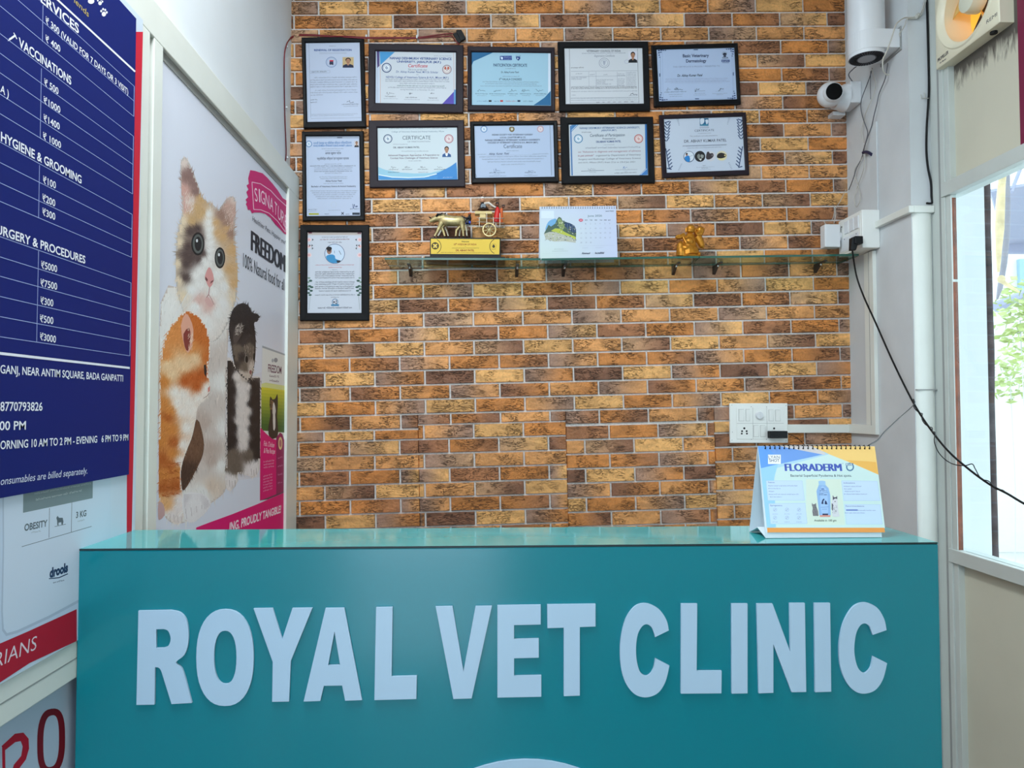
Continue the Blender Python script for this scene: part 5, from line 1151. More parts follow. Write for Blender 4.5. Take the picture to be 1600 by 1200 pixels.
for e in (.004, .060):
    b = MB(); c = TP(1245, 590, e); ro = 108 * mpx; n = 28
    for i in range(n):
        a, a2 = 2 * PI * i / n, 2 * PI * (i + 1) / n
        q = lambda aa, rr, yy: c + Vector((math.cos(aa) * rr, yy, math.sin(aa) * rr))
        b.hexa([q(a, ro * .86, -.002), q(a2, ro * .86, -.002), q(a2, ro, -.002), q(a, ro, -.002), q(a, ro * .86, .002), q(a2, ro * .86, .002), q(a2, ro, .002), q(a, ro, .002)])
    for k in range(8):
        a = PI / 4 * k + .2; b.loft([c, c + Vector((math.cos(a), 0, math.sin(a))) * ro * .9], [.0021, .0015], 8)
    b.lathe(c + Vector((0, -.003, 0)), (0, 1, 0), [(0, .002), (.001, .0032), (.006, .0032)], 14)
    b.build('wheel', 'brass', t)
b = MB(); q0, q1 = TP(1020, 280), TP(1290, 325); b.box(q0.x, q1.x, YT + .014, YT + .05, q1.z, q0.z); b.box(TP(1095, 300).x, TP(1190, 300).x, YT + .016, YT + .05, TP(1100, 405).z, q1.z); b.build('seat_box', mat('cream_box', (214, 190, 128), .5), t, bevel=.0006)
def rider(name, body, head, rb, rh, m1, m2, hat=None):
    b = MB(); b.loft([TP(*p) for p in body], [v * mpx for v in rb], 10); o = b.build(name, m1, t, smooth=True)
    b = MB(); b.ell(TP(*head), rh * mpx, rh * mpx, rh * 1.15 * mpx, 12, 8); b.build('head', m2, o, smooth=True)
    if hat: b = MB(); b.ell(TP(head[0], head[1] - rh * .75, head[2]), rh * 1.05 * mpx, rh * 1.05 * mpx, rh * .62 * mpx, 12, 8); b.build('turban', hat, o, smooth=True)
    return o
M['black_cl'] = mat('black_painted_cloth', (26, 26, 32), .45)
o = rider('driver_figure', [(900, 495, .03), (915, 450, .03), (935, 405, .03), (938, 375, .03)], (938, 352, .03), (60, 46, 34, 20), 24, 'black_cl', 'skin_dark', 'orange_cl')
b = MB(); b.loft([TP(860, 490, .024), TP(900, 470, .024), TP(955, 482, .024)], [v * mpx for v in (14, 24, 26)], 10); b.build('trousers', 'blue_cloth', o, smooth=True)
b = MB(); b.loft([TP(935, 400, .02), TP(880, 410, .016), TP(838, 395, .016), TP(810, 372, .016)], [v * mpx for v in (16, 13, 11, 9)], 8); b.build('arm', 'black_cl', o, smooth=True)
b = MB(); b.loft([TP(750, 420, .016), TP(820, 370, .016), TP(880, 290, .016)], .0006, 6); b.build('whip', 'steel', o)
o = rider('seated_figure', [(1150, 275, .03), (1150, 240, .03), (1140, 195, .03), (1135, 165, .03)], (1140, 125, .03), (92, 62, 40, 20), 38, 'black_cl', mat('pale_painted_skin', (206, 150, 116), .5), mat('white_turban', (232, 230, 226), .5))
b = MB(); b.loft([TP(1170, 180, .026), TP(1240, 170, .02), TP(1300, 220, .018), TP(1345, 240, .018)], [v * mpx for v in (20, 18, 15, 12)], 8); b.build('arm', mat('white_sleeve', (214, 206, 196), .5), o, smooth=True)
b = MB(); c = TP(1150, 225, .016); b.lathe(c, (0, -1, 0), [(0, 40 * mpx), (.003, 40 * mpx), (.003, 20 * mpx), (.0015, 20 * mpx)], 20); b.build('drum', mat('grey_drum', (112, 122, 130), .4), o, smooth=True)
b = MB(); b.lathe(TP(1143, 100, .012), (0, -1, 0), [(0, .0016), (.0006, .0014)], 12); b.build('beard', 'black_cl', o)
rider('woman_figure', [(1350, 470, .03), (1362, 400, .03), (1375, 310, .03), (1372, 260, .03), (1372, 235, .03)], (1370, 200, .03), (52, 50, 44, 34, 16), 30, 'red_cloth', 'skin_dark', 'black_cl')
rider('child_figure', [(1425, 480, .044), (1430, 380, .044), (1432, 290, .044), (1440, 255, .044)], (1465, 230, .044), (32, 30, 26, 16), 24, 'orange_cl', 'skin_dark', 'black_cl')

# ------------------------------------------------------------------ white wall calendar standing on the middle shelf
CPX = lambda cx, cy: (830 + cx * .09375, 310 + cy * .09375)
z0 = ztop(905, 1); yb0, lean = 2.664, 0.03
BL_, BR_ = W(*CPX(148, 1005), yb0), W(*CPX(1440, 985), yb0)
TL_, TR_ = W(*CPX(138, 138), yb0 + lean), W(*CPX(1412, 125), yb0 + lean)
dz = z0 + .0006 - (BL_.z + BR_.z) / 2
for p in (BL_, BR_): p.z += dz
BL_.z = ztop(846, 1) + .0008; BR_.z = ztop(966, 1) + .0008
_n = (BR_ - BL_).cross(TL_ - BL_).normalized(); TR_ = onp(*CPX(1412, 125), BL_, _n)
n_ = (BR_ - BL_).cross(TL_ - BL_).normalized()
if n_.y > 0: n_ = -n_
t = thing('desk_calendar', 'white June 2026 easel calendar with a mountain picture, standing on the glass shelf', 'calendar', ((BL_ + BR_) / 2 + Vector((0, .04, 0))), 'desk calendars')
b = MB(); b.slab([BL_, BR_, TR_, TL_], -n_ * .003)
bb = Vector((0, .075, 0)); b.slab([TL_ - n_ * .001, TR_ - n_ * .001, BR_ + bb, BL_ + bb], (0, .0015, 0)); b.build('easel_stand', mat('white_card', (200, 208, 224), .5), t)
P = Print(BL_ + n_ * .0002, n_); P._face([BL_ + n_ * .0002, BR_ + n_ * .0002, TR_ + n_ * .0002, TL_ + n_ * .0002], [(196, 212, 208), (192, 200, 226), (194, 202, 226), (192, 204, 220)])
P.crop(830, 310, .09375); P.rect(165, 205, 380, 330, (208, 220, 232))
P.poly([(240, 560), (262, 430), (310, 370), (372, 345), (420, 350), (420, 560)], (110, 164, 206), 2)
P.poly([(212, 590), (250, 520), (290, 440), (330, 470), (400, 420), (430, 350), (462, 308), (500, 325), (520, 370), (600, 400), (680, 430), (735, 480), (750, 560), (745, 700), (640, 690), (500, 700), (360, 690), (230, 640)], (74, 96, 84))
P.poly([(560, 395), (640, 410), (720, 455), (748, 520), (742, 590), (680, 560), (600, 500), (560, 460)], (44, 66, 100)); P.poly([(440, 350), (480, 330), (530, 400), (560, 480), (520, 540), (460, 480)], (132, 150, 96))
P.poly([(330, 540), (400, 500), (470, 505), (560, 560), (640, 600), (740, 640), (742, 700), (560, 640), (440, 580)], (176, 186, 76)); P.poly([(214, 590), (300, 560), (400, 560), (520, 600), (660, 640), (745, 690), (740, 740), (560, 715), (380, 720), (240, 680)], (176, 178, 166))
rg = random.Random(5)
for _ in range(170):
    x, y = rg.uniform(225, 740), rg.uniform(370, 700)
    if y < 590 - (x - 225) * .25 and x < 400: continue
    if y < 440 and (x < 400 or x > 560): continue
    c = rg.choice(((60, 74, 60), (200, 202, 190), (96, 104, 92), (150, 164, 84), (220, 220, 208), (70, 80, 84))); P.poly([(x, y), (x + rg.uniform(8, 26), y + rg.uniform(-4, 8)), (x + rg.uniform(4, 20), y + rg.uniform(10, 24))], c)
for x in (600, 640, 680, 712): P.line([(x, 420 + (x - 600) * .3), (x + 14, 560)], 5, (110, 130, 150))
for i in range(31): P.rect(175 + 40 * i, 152, 190 + 40 * i, 170, (96, 102, 112))
P.text('Jammi Wagani', 1240, 222, 1376, 218, 17, (70, 84, 100), .02); P.text('June 2026', 940, 308, 1180, 304, 32, (70, 110, 120), .0)
P.ell(828, 364, 36, 24, (196, 60, 90)); P.text('SUN', 808, 372, 848, 371, 15, (244, 226, 232), .03)
for s_, x in (('MON', 896), ('TUE', 974), ('WED', 1055), ('THU', 1142), ('FRI', 1214), ('SAT', 1282)): P.text(s_, x, 372, x + 44, 370, 17, (90, 100, 120), .02)
k = 1
for r_ in range(5):
    for c_ in range(7):
        if r_ == 0 and c_ == 0: continue
        if k > 30: break
        P.text(str(k), 820 + 80 * c_, 436 + 78 * r_ - c_, 820 + 80 * c_ + (26 if k > 9 else 13), 436 + 78 * r_ - c_, 22, (150, 158, 178)); k += 1
P.line([(800, 792), (1400, 782)], 2, (170, 178, 200)); P.words(850, 830, 950, 828, 8, (150, 160, 180)); P.words(1070, 826, 1200, 824, 8, (170, 176, 196)); P.words(384, 852, 546, 850, 12, (150, 166, 164)); P.words(350, 886, 610, 882, 12, (150, 166, 164)); P.line([(190, 925), (690, 915)], 2, (180, 196, 190))
P.text('Abstract!', 840, 930, 980, 928, 30, (56, 60, 84), .03, .2); P.text('Incredible!', 1062, 926, 1214, 922, 30, (56, 60, 84), .03, .2)
P.build('calendar_page', t)
b = MB()
for i in range(31):
    c = TL_.lerp(TR_, (182 + 40 * i - 138) / 1274); b.loft([c + n_ * .0012 + Vector((0, 0, -.0035)), c + n_ * .0016 + Vector((0, 0, .001)), c - n_ * .0015 + Vector((0, 0, .002)), c - n_ * .004 + Vector((0, 0, -.003))], .0005, 5)
b.build('wire_binding', 'steel', t)

# ------------------------------------------------------------------ golden laughing figure
YG = 2.700; GP = lambda cx, cy, dy=0.0: W(1030 + .075 * cx, 335 + .075 * cy, YG + dy); g = YG / F * .075
z0 = ztop(1078, 1)
base = GP(620, 860); 
t = thing('golden_figurine', 'small golden laughing figurine sitting on the glass shelf', 'figurine', (base.x, YG, z0))
sc_ = lambda *q: [v * g for v in q]
b = MB()
b.ell((base.x, YG, z0 + 50 * g), 275 * g, 200 * g, 56 * g, 20, 8)                                       # mound
b.loft([GP(630, 840), GP(620, 740), GP(620, 640), GP(640, 500), GP(650, 410)], sc_(215, 200, 150, 125, 75), 18, .8)
b.ell(GP(620, 565, -.012), 105 * g, 100 * g, 88 * g, 18, 10)                                            # belly
b.ell(GP(655, 300, -.004), 92 * g, 88 * g, 92 * g, 18, 12)                                               # head
b.ell(GP(655, 350, -.008), 88 * g, 74 * g, 52 * g, 16, 10)                                               # jowls
b.ell(GP(655, 318, -.0125), 16 * g, 16 * g, 20 * g, 10, 8)
for x in (560, 752): b.loft([GP(x, 280, -.002), GP(x, 330, -.002), GP(x, 372, -.002)], sc_(18, 22, 20), 8)
b.loft([GP(520, 440), GP(440, 470, -.004), GP(380, 480, -.008), GP(345, 470, -.010)], sc_(60, 52, 42, 30), 10)      # raised arm
b.loft([GP(345, 470, -.01), GP(400, 440, -.012), GP(450, 430, -.012)], sc_(26, 24, 16), 8)
b.loft([GP(760, 440), GP(850, 400), GP(890, 340), GP(860, 290)], sc_(80, 70, 56, 40), 10)
b.ell(GP(850, 330), 82 * g, 76 * g, 84 * g, 14, 10); b.ell(GP(910, 300), 44 * g, 40 * g, 26 * g, 10, 8); b.ell(GP(800, 310, -.006), 30 * g, 30 * g, 26 * g, 10, 8)
b.loft([GP(790, 460), GP(850, 560), GP(890, 660), GP(930, 690)], sc_(90, 80, 60, 30), 10)                 # hanging sleeve
b.loft([GP(470, 680, -.012), GP(560, 700, -.020), GP(680, 720, -.020), GP(780, 700, -.012)], sc_(50, 46, 44, 40), 10)
b.loft([GP(540, 620, -.014), GP(620, 650, -.022), GP(690, 690, -.022)], sc_(36, 34, 26), 8)
b.loft([GP(500, 470, -.012), GP(560, 600, -.021), GP(700, 590, -.019)], sc_(22, 22, 20), 8)
b.loft([GP(430, 720, -.012), GP(440, 620, -.014), GP(450, 560, -.012)], sc_(80, 66, 22), 12)             # pot
b.loft([GP(450, 860, -.012), GP(450, 780, -.014), GP(450, 720, -.013)], sc_(100, 98, 90), 12)
for k in range(6): b.ell(GP(560 + 55 * k, 800 + (k % 2) * 18, -.019 + .002 * abs(k - 2)), 34 * g, 26 * g, 30 * g, 10, 8)
for v in b.bm.verts: v.co.z = max(v.co.z, z0 + .0003)
o = b.build('body', 'gold', t, smooth=True)
rm = o.modifiers.new('join', 'REMESH'); rm.mode = 'VOXEL'; rm.voxel_size = .0008; rm.use_smooth_shade = True
b = MB(); b.loft([GP(600, 338, -.0135), GP(655, 352, -.0155), GP(712, 338, -.0135)], sc_(6, 14, 6), 8); b.build('laughing_mouth', mat('dark_gold', (92, 56, 18), .5), t, smooth=True)

# ------------------------------------------------------------------ desk calendar on the counter
FX = lambda cx, cy: (1150 + cx * .15625, 680 + cy * .15625)
BL_, BR_ = on(1196.5, 841, 2, ZC + .0006), on(1382, 841, 2, ZC + .0006)
BR_.y = BL_.y
yt = BL_.y + .042
TL_, TR_ = W(*FX(219, 110), yt), W(*FX(1386, 112), yt)
n_ = (BR_ - BL_).cross(TL_ - BL_).normalized()
if n_.y > 0: n_ = -n_
t = thing('desk_calendar', 'blue and orange spiral desk calendar of a pet medicine, standing on the counter', 'calendar', (BL_ + BR_) / 2 + Vector((0, .05, 0)), 'desk calendars')
back = Vector((-.021, .112, 0)); BKL, BKR = BL_ + back, BR_ + back + Vector((.02, 0, 0))
BKL = on(1171, 831, 2, ZC + .0006); BKR = Vector((BR_.x - .006, BKL.y, BKL.z))
b = MB()
b.slab([BL_, BR_, TR_, TL_], -n_ * .002); b.slab([TL_, TR_, BKR, BKL], (0, .0018, 0))
md_ = (BL_ + BKL) / 2 + Vector((0, .0, .014)); md2 = (BR_ + BKR) / 2 + Vector((0, 0, .014))
b.slab([BL_, md_, md2, BR_], (0, 0, .0014)); b.slab([md_, BKL, BKR, md2], (0, 0, .0014))
b.build('easel_stand', mat('pale_blue_card', (206, 218, 226), .5), t)
pb = 0.13; PL, PR_ = W(*FX(312, 972), BL_.y), None
fr = lambda f: (BL_.lerp(TL_, f), BR_.lerp(TR_, f))
off = n_ * .0016
PL, PR_ = onp(*FX(314, 972), BL_ + off, n_), onp(*FX(1490, 972), BL_ + off, n_)
TLp, TRp = onp(*FX(218, 109), BL_ + off, n_), onp(*FX(1387, 111), BL_ + off, n_)
b = MB(); b.slab([PL, PR_, TRp, TLp], -n_ * .0014); b.build('page_block', mat('page_edges', (226, 230, 232), .5), t)
P = Print(BL_ + off, n_, .0001); P.crop(1150, 680, .15625)
P.poly([(218, 110), (1387, 112), (1490, 972), (314, 972)], (176, 212, 232))
P.poly([(400, 330), (930, 190), (1180, 290), (1425, 395), (1490, 930), (310, 930)], (204, 228, 226))
P.poly([(218, 110), (440, 110), (880, 190), (250, 330)], (116, 160, 226)); P.poly([(218, 110), (300, 110), (460, 270), (250, 330)], (104, 160, 232))
P.poly([(250, 330), (420, 290), (380, 430), (400, 920), (310, 930)], (158, 208, 238))
P.poly([(440, 110), (800, 110), (900, 190), (880, 196)], (212, 206, 206)); P.poly([(760, 111), (1387, 112), (1425, 395), (1180, 290), (930, 190)], (246, 206, 128)); P.poly([(1100, 250), (1330, 262), (1400, 270), (1425, 395), (1300, 340)], (240, 186, 98))
P.poly([(700, 440), (1050, 440), (1090, 900), (700, 900)], (214, 228, 214), 0)
P.poly([(310, 925), (1484, 925), (1490, 972), (314, 972)], (240, 158, 84))
P.rect(320, 195, 448, 288, (240, 244, 250)); DK_ = (70, 80, 100)
P.text('LYAN', 326, 234, 438, 234, 30, DK_, .0); P.text('SHOT', 332, 266, 436, 266, 28, DK_, .01)
for k in (0, 2.5, 5, 7.5, 10, 12.5): P.text('FLORADERM', 489 + k, 358, 1050 + k, 358, 72, (74, 96, 182))
P.ring(1140, 318, 40, 42, 13, (84, 124, 160)); P.rect(1096, 280, 1172, 304, (84, 124, 160)); P.text('BVR', 1102, 302, 1168, 302, 18, (210, 226, 230), .02); P.words(1062, 286, 1078, 286, 8, (120, 130, 180))
P.text('Bacterial Superficial Pyoderma & Hot spots.', 546, 415, 1158, 415, 23, (64, 84, 100), .01)
for q in (((300, 455), (660, 455), (686, 652), (318, 652)), ((1056, 455), (1412, 460), (1440, 655), (1078, 655)), ((325, 684), (690, 680), (712, 884), (345, 888)), ((1086, 692), (1442, 694), (1462, 890), (1106, 890))):
    P.poly(q, (200, 220, 244)); P.line(list(q) + [q[0]], 2.5, (168, 196, 230))
BT = (110, 128, 176)
P.text('Features', 322, 478, 386, 478, 14, BT, .01); P.text('Indications', 1076, 484, 1190, 484, 14, BT, .01); P.text('Symptoms', 342, 710, 462, 710, 15, BT, .01); P.text('Recommendations', 1098, 716, 1282, 716, 14, BT, .01)
for x0, x1, y in ((335, 612, 510), (335, 444, 538), (340, 382, 566), (340, 626, 596), (352, 460, 622), (1090, 1258, 516), (1094, 1160, 542), (1100, 1240, 566), (1092, 1310, 594), (1230, 1395, 756), (1100, 1290, 782)): P.words(x0, y, x1, y, 10, BT, 6); P.ell(x0 - 8, y - 5, 4, 4, BT)
P.rect(1100, 742, 1216, 756, (110, 134, 196))
for x in (390, 510, 630):
    for y in (745, 825): P.ring(x, y, 18, 18, 3, (160, 176, 204)); P.line([(x - 10, y + 10), (x + 8, y - 8)], 4, (140, 156, 188)); P.words(x - 26, y + 46, x + 26, y + 46, 8, (140, 156, 188))
# printed bottle, cat and dog
P.poly([(824, 460), (846, 455), (870, 455), (892, 460), (896, 505), (828, 505)], (160, 196, 230)); P.poly([(826, 500), (896, 500), (925, 530), (942, 600), (946, 800), (930, 818), (850, 818), (832, 800), (814, 640), (804, 560)], (146, 182, 226), 0)
P.poly([(850, 520), (880, 520), (910, 560), (920, 700), (915, 800), (860, 800), (840, 650)], (164, 196, 234), 2); P.rect(838, 800, 942, 816, (226, 150, 130)); P.rect(864, 784, 920, 800, (60, 66, 96))
P.words(838, 562, 906, 562, 15, (60, 84, 150), 9); P.words(832, 602, 912, 602, 18, (60, 84, 150), 9); P.line([(832, 580), (914, 572)], 3, (60, 84, 150)); P.line([(846, 722), (926, 716)], 3, (90, 120, 190)); P.words(862, 744, 910, 742, 8, (90, 120, 190)); P.ell(866, 538, 16, 7, (100, 130, 190))
P.poly([(852, 685), (862, 650), (875, 634), (886, 640), (872, 662), (874, 690)], (50, 60, 100)); P.poly([(886, 690), (890, 650), (905, 664), (914, 692)], (50, 60, 100))
P.poly([(758, 676), (770, 692), (784, 690), (800, 678), (802, 712), (820, 760), (824, 806), (770, 808), (762, 760), (768, 724), (758, 704)], (130, 128, 132)); P.fur([(762, 690), (800, 690), (818, 800), (770, 800)], (104, 102, 108), 60, 16, 4, 1.5, .4, 20)
P.poly([(966, 598), (978, 620), (998, 618), (1010, 604), (1014, 660), (1016, 700), (1024, 760), (1036, 812), (990, 818), (966, 812), (958, 740), (954, 680), (962, 640)], (214, 214, 220)); P.poly([(966, 600), (980, 622), (1000, 620), (1010, 606), (1012, 640), (990, 632), (968, 650)], (84, 84, 96)); P.poly([(956, 680), (970, 690), (968, 760), (956, 740)], (90, 90, 104)); P.fur([(960, 700), (1010, 700), (1000, 780), (964, 780)], (110, 110, 122), 30, 18, 4, 1.5, .4, 20); P.ell(990, 664, 5, 5, (40, 40, 48))
P.text('Available in 100 gm', 780, 862, 1002, 862, 20, (70, 90, 76), .01, .15)
P.build('calendar_page', t)
b = MB()
for i in range(23):
    f = (290 + 47.2 * i - 219) / 1167; c = TLp.lerp(TRp, f); v = (PL - TLp).normalized()
    b.loft([c + v * .0045 + n_ * .0006, c + v * .0015 + n_ * .0026, c - v * .0018 + n_ * .001, c - v * .0014 - n_ * .0045, c + v * .003 - n_ * .0065], .00085, 6)
    b.lathe(c + v * .0045 + n_ * .0001, n_, [(0, .0016), (.0004, .0016)], 8)
b.build('spiral_binding', 'black', t, smooth=True)

# ------------------------------------------------------------------ switch plate on the bricks
SX = lambda cx, cy: (1120 + cx * .0875, 610 + cy * .0875)
YK = D - .0165
SP = lambda cx, cy, y=YK: W(*SX(cx, cy), y)
c = SP(750, 590)
t = thing('switch_plate', 'white switch and socket plate on the brick wall above the desk calendar', 'switch plate', (c.x, D - .0071, c.z))
b = MB(); x0, x1, za, zb2 = SP(232, 590).x, SP(1270, 590).x, SP(750, 940).z, SP(750, 230).z
b.box(x0, x1, YK, D - .0071, za, zb2); b.build('cover_plate', 'switch_pl', t, bevel=.0022)
b = MB(); ins = (SP(348, 300), SP(1200, 868)); b.box(ins[0].x, ins[1].x, YK - .0016, YK - .0001, ins[1].z, ins[0].z); b.build('module_panel', 'switch_pl', t, bevel=.0008)
b = MB()
for x in (635, 885): b.box(SP(x - 2, 0).x, SP(x + 2, 0).x, YK - .0018, YK - .0015, ins[1].z + .001, ins[0].z - .001)
b.box(ins[0].x + .001, ins[1].x - .001, YK - .0018, YK - .0015, SP(0, 592).z, SP(0, 588).z); b.build('module_joint', 'groove', t)
def sw(x0_, x1_, y0_, y1_, tilt=.0022, m_='switch_pl'):
    b = MB(); a, e = SP(x0_, y0_), SP(x1_, y1_); y = YK - .0019
    g_ = MB(); g_.box(a.x - .0008, e.x + .0008, YK - .0019, YK - .0016, e.z - .0008, a.z + .0008)
    b.hexa([(a.x, y - .0008, e.z), (e.x, y - .0008, e.z), (e.x, y, e.z), (a.x, y, e.z), (a.x, y - tilt - .0008, a.z), (e.x, y - tilt - .0008, a.z), (e.x, y, a.z), (a.x, y, a.z)])
    r_ = b.build('rocker_switch', m_, t, bevel=.0004); g_.build('switch_gap', 'groove', r_)
for q in ((390, 480, 340, 545), (515, 585, 340, 545), (925, 1005, 345, 545), (1045, 1130, 350, 545), (655, 745, 625, 825), (775, 865, 625, 825)): sw(*q)
b = MB(); b.lathe(SP(757, 445, YK - .0014), (0, -1, 0), [(0, 74 * .0875 * D / F), (.004, 70 * .0875 * D / F), (.010, 60 * .0875 * D / F)], 28); q = SP(757, 445, YK); b.box(q.x - .0015, q.x + .0015, YK - .0135, YK - .011, q.z - .01, q.z + .01); b.build('regulator_knob', 'white_pl', t, smooth=True)
def hole(x, y, r_): b.lathe(SP(x, y, YK - .0012), (0, -1, 0), [(0, r_ * .0875 * D / F), (.0008, r_ * .0875 * D / F)], 16)
b = MB()
for x, y, r_ in ((490, 677, 19), (450, 728, 17), (532, 728, 17), (445, 772, 16), (537, 772, 16)): hole(x, y, r_)
b.build('socket', 'dark_hole', t)
b = MB(); hole(1022, 679, 18); b.build('socket', 'dark_hole', t)
for x, y in ((268, 264), (1236, 272), (278, 744), (272, 890), (1236, 900)):
    b = MB(); b.lathe(SP(x, y, YK + .0002), (0, -1, 0), [(0, .0011), (.0004, .0011)], 12); b.build('screw_hole', 'dark_hole', t)
for x, y in ((614, 292), (888, 295), (620, 873), (888, 875)):
    q = SP(x, y); b = MB(); b.box(q.x - .0017, q.x + .0017, YK - .0004, YK, q.z - .0007, q.z + .0007); b.build('slot', 'dark_hole', t)
c0_, c1_ = SP(935, 725, YK - .02), SP(1250, 852, YK - .02)
t = thing('plug_adapter', 'small black charger plugged into the lower right socket of the switch plate', 'charger', ((c0_.x + c1_.x) / 2, YK - .002, (c0_.z + c1_.z) / 2))
b = MB(); b.box(c0_.x, c1_.x, YK - .030, YK - .0022, c1_.z, c0_.z); b.build('housing', 'black', t, bevel=.002)
b = MB(); cz = (c0_.z + c1_.z) / 2; b.lathe((c1_.x - .0005, YK - .016, cz), (1, 0, 0), [(0, .0028), (.006, .0022)], 12); b.build('strain_relief', 'white_pl', t)
b = MB(); b.tube([Vector((c1_.x + .004, YK - .016, cz)), W(1240, 681, YK - .016), W(1254, 692, YK - .014), W(1262, 705, YK - .012), W(1275, 740, YK - .012), W(1280, 850, YK - .01)], .0012, 6); b.build('lead', 'black', t, smooth=True)

# trunking from the plate to the corner and up the side wall
t = thing('wall_trunking', 'white cable trunking from the switch plate into the corner and up to the socket box', 'trunking', (XR - .05, D - .01, 1.3))
b = MB(); za, zb2 = W(1290, 676, D).z, W(1290, 663, D).z; b.box(SP(1240, 0).x + .0012, XR - .0145, D - .020, D - .0074, za, zb2)
b.build('horizontal_run', 'alu', t, bevel=.001)
yv0, yv1 = RX(1351, 500, XR - .014).y, RX(1365, 500, XR - .014).y
b = MB(); b.box(XR - .014, XR - .0003, yv1, D - .0048, za - .001, zb2 + .001); b.box(XR - .014, XR - .0003, yv1, yv0, zb2 + .001, RX(1358, 396, XR).z); b.build('corner_run', 'alu', t, bevel=.001)
b = MB(); b.box(XR - .0146, XR - .0139, (yv0 + yv1) / 2 - .004, (yv0 + yv1) / 2 - .0015, zb2, RX(1358, 396, XR).z); b.build('cover_joint', 'groove', t)

# ------------------------------------------------------------------ plug board on the right wall, adapter, plug and cable
BX = 1.340; by0 = RX(1347, 360, BX).y; by1 = RX(1310, 360, BX).y
by1 = min(by1, D - .006); bz1, bz0 = RX(1347, 327, BX).z, RX(1347, 387, BX).z
t = thing('plug_board', 'white switch box with sockets on the right wall at the end of the glass shelf', 'socket box', (XR, (by0 + by1) / 2, bz0))
b = MB(); b.box(BX, XR - .0004, by0, by1, bz0, bz1); b.build('box', 'switch_pl', t, bevel=.003)
bp2 = lambda y, z: Vector((BX, by0 + (by1 - by0) * y, bz0 + (bz1 - bz0) * z))   # y 0 near .. 1 far
def plate(y0_, y1_, z0_, z1_, th, name, m_, bev=.0006):
    b = MB(); a, e = bp2(y0_, z0_), bp2(y1_, z1_); b.box(BX - th, BX - .0001, a.y, e.y, a.z, e.z); b.build(name, m_, t, bevel=bev)
plate(.05, .95, .06, .95, .0022, 'face_plate', 'switch_pl', .001)
for y0_ in (.1, .3, .52): plate(y0_, y0_ + .16, .55, .88, .006, 'rocker_switch', 'white_pl')
plate(.12, .48, .1, .46, .0034, 'socket', 'white_pl'); plate(.52, .9, .1, .46, .0034, 'socket', 'white_pl')
for y, z in ((.2, .42), (.7, .42), (.82, .8)):
    q = bp2(y, z); b = MB(); b.lathe((BX - .0024, q.y, q.z), (-1, 0, 0), [(0, .0022), (.0014, .0022)], 10); b.build('socket_hole', 'dark_hole', t)
b = MB(); q0, q1 = RX(1353, 318, XR - .02), RX(1376, 318, XR - .02); b.box(XR - .006, XR - .0004, by0 + .004, by0 + .05, bz1, bz1 + .32); b.build('riser_trunking', 'paint_grey', t, bevel=.001)
aw = on(1301, 368, 1, 2.715); wx0, wx1 = W(1289, 360, 2.70).x, W(1313.5, 360, 2.70).x; az0, az1 = W(1300, 386, 2.70).z, W(1300, 350, 2.70).z
t = thing('white_adapter', 'white power adapter plugged into the far end of the plug board', 'adapter', ((wx0 + wx1) / 2, 2.72, az0))
b = MB(); b.box(wx0, wx1, 2.700, 2.742, az0, az1); b.build('housing', 'white_pl', t, bevel=.004)
b = MB(); zc = (az0 + az1) / 2; b.lathe((wx1 - .002, 2.72, zc), (1, 0, 0), [(0, .021), (.008, .019), (BX - wx1 - .0018, .016)], 20); b.build('plug_neck', 'white_pl', t, smooth=True)
b = MB(); b.tube([W(1291, 351, 2.72), W(1288, 346, 2.72), W(1294, 345, 2.725), W(1301, 342, 2.74), W(1304, 330, 2.76), W(1308, 322, 2.77), W(1313, 314, 2.78), W(1322, 296, 2.78)], .0012, 6); b.tube([W(1303, 349, 2.72), W(1306, 335, 2.74), W(1304, 323, 2.76)], .0012, 6); b.build('lead', 'wire_white', t, smooth=True)
pc_ = RX(1341, 377, BX - .014)
t = thing('black_plug', 'black angled plug in the near socket of the plug board with its long black cable', 'plug', pc_)
b = MB(); yy = pc_.y; q = bp2(.3, .25)
pz = pc_.z; b.box(BX - .034, BX - .0036, yy - .016, yy + .016, pz - .012, pz + .016); b.hexa([(BX - .046, yy - .009, pz - .034), (BX - .026, yy - .009, pz - .034), (BX - .026, yy + .009, pz - .034), (BX - .046, yy + .009, pz - .034), (BX - .042, yy - .013, pz + .012), (BX - .012, yy - .013, pz + .012), (BX - .012, yy + .013, pz + .012), (BX - .042, yy + .013, pz + .012)])
b.build('plug_body', 'black', t, bevel=.003)
st = Vector((BX - .036, yy, pz - .032)); cab = [(1338, 430, 2.60), (1349, 462, 2.57), (1368, 504, 2.50), (1391, 556, 2.42), (1413, 602, 2.33), (1431, 636, 2.25), (1452, 668, 2.16), (1480, 703, 2.06), (1510, 730, 1.98), (1545, 756, 1.90), (1575, 772, 1.83), (1602, 788, 1.78), (1680, 830, 1.66)]
CP = [W(*q) for q in cab]
b = MB(); b.tube([st] + CP + [Vector((1.39, 1.36, .93)), Vector((1.42, 1.12, .48)), Vector((1.42, .90, .03)), Vector((1.40, .70, .0035)), Vector((1.38, .2, .0035))], .0030, 8, 8); b.build('cable', 'black', t, smooth=True)
t = thing('thin_black_wire', 'thin black wire looping from behind the desk calendar and twisting round the thick cable', 'wire', W(1357, 696, 1.5))
b = MB()
pts = [W(1345, 705, 1.45), W(1359, 695, 1.48), W(1372, 687, 1.55), W(1382, 675, 1.66), W(1403, 655, 1.9), W(1428, 632, 2.24)]
sp = spline(CP, 8); tw = sp[5 * 8 - 3:]
for i, p in enumerate(tw[:14]):
    a = i * 1.15; pts.append(p + Vector((math.cos(a), -abs(math.sin(a)) * .4, math.sin(a))) * .006)
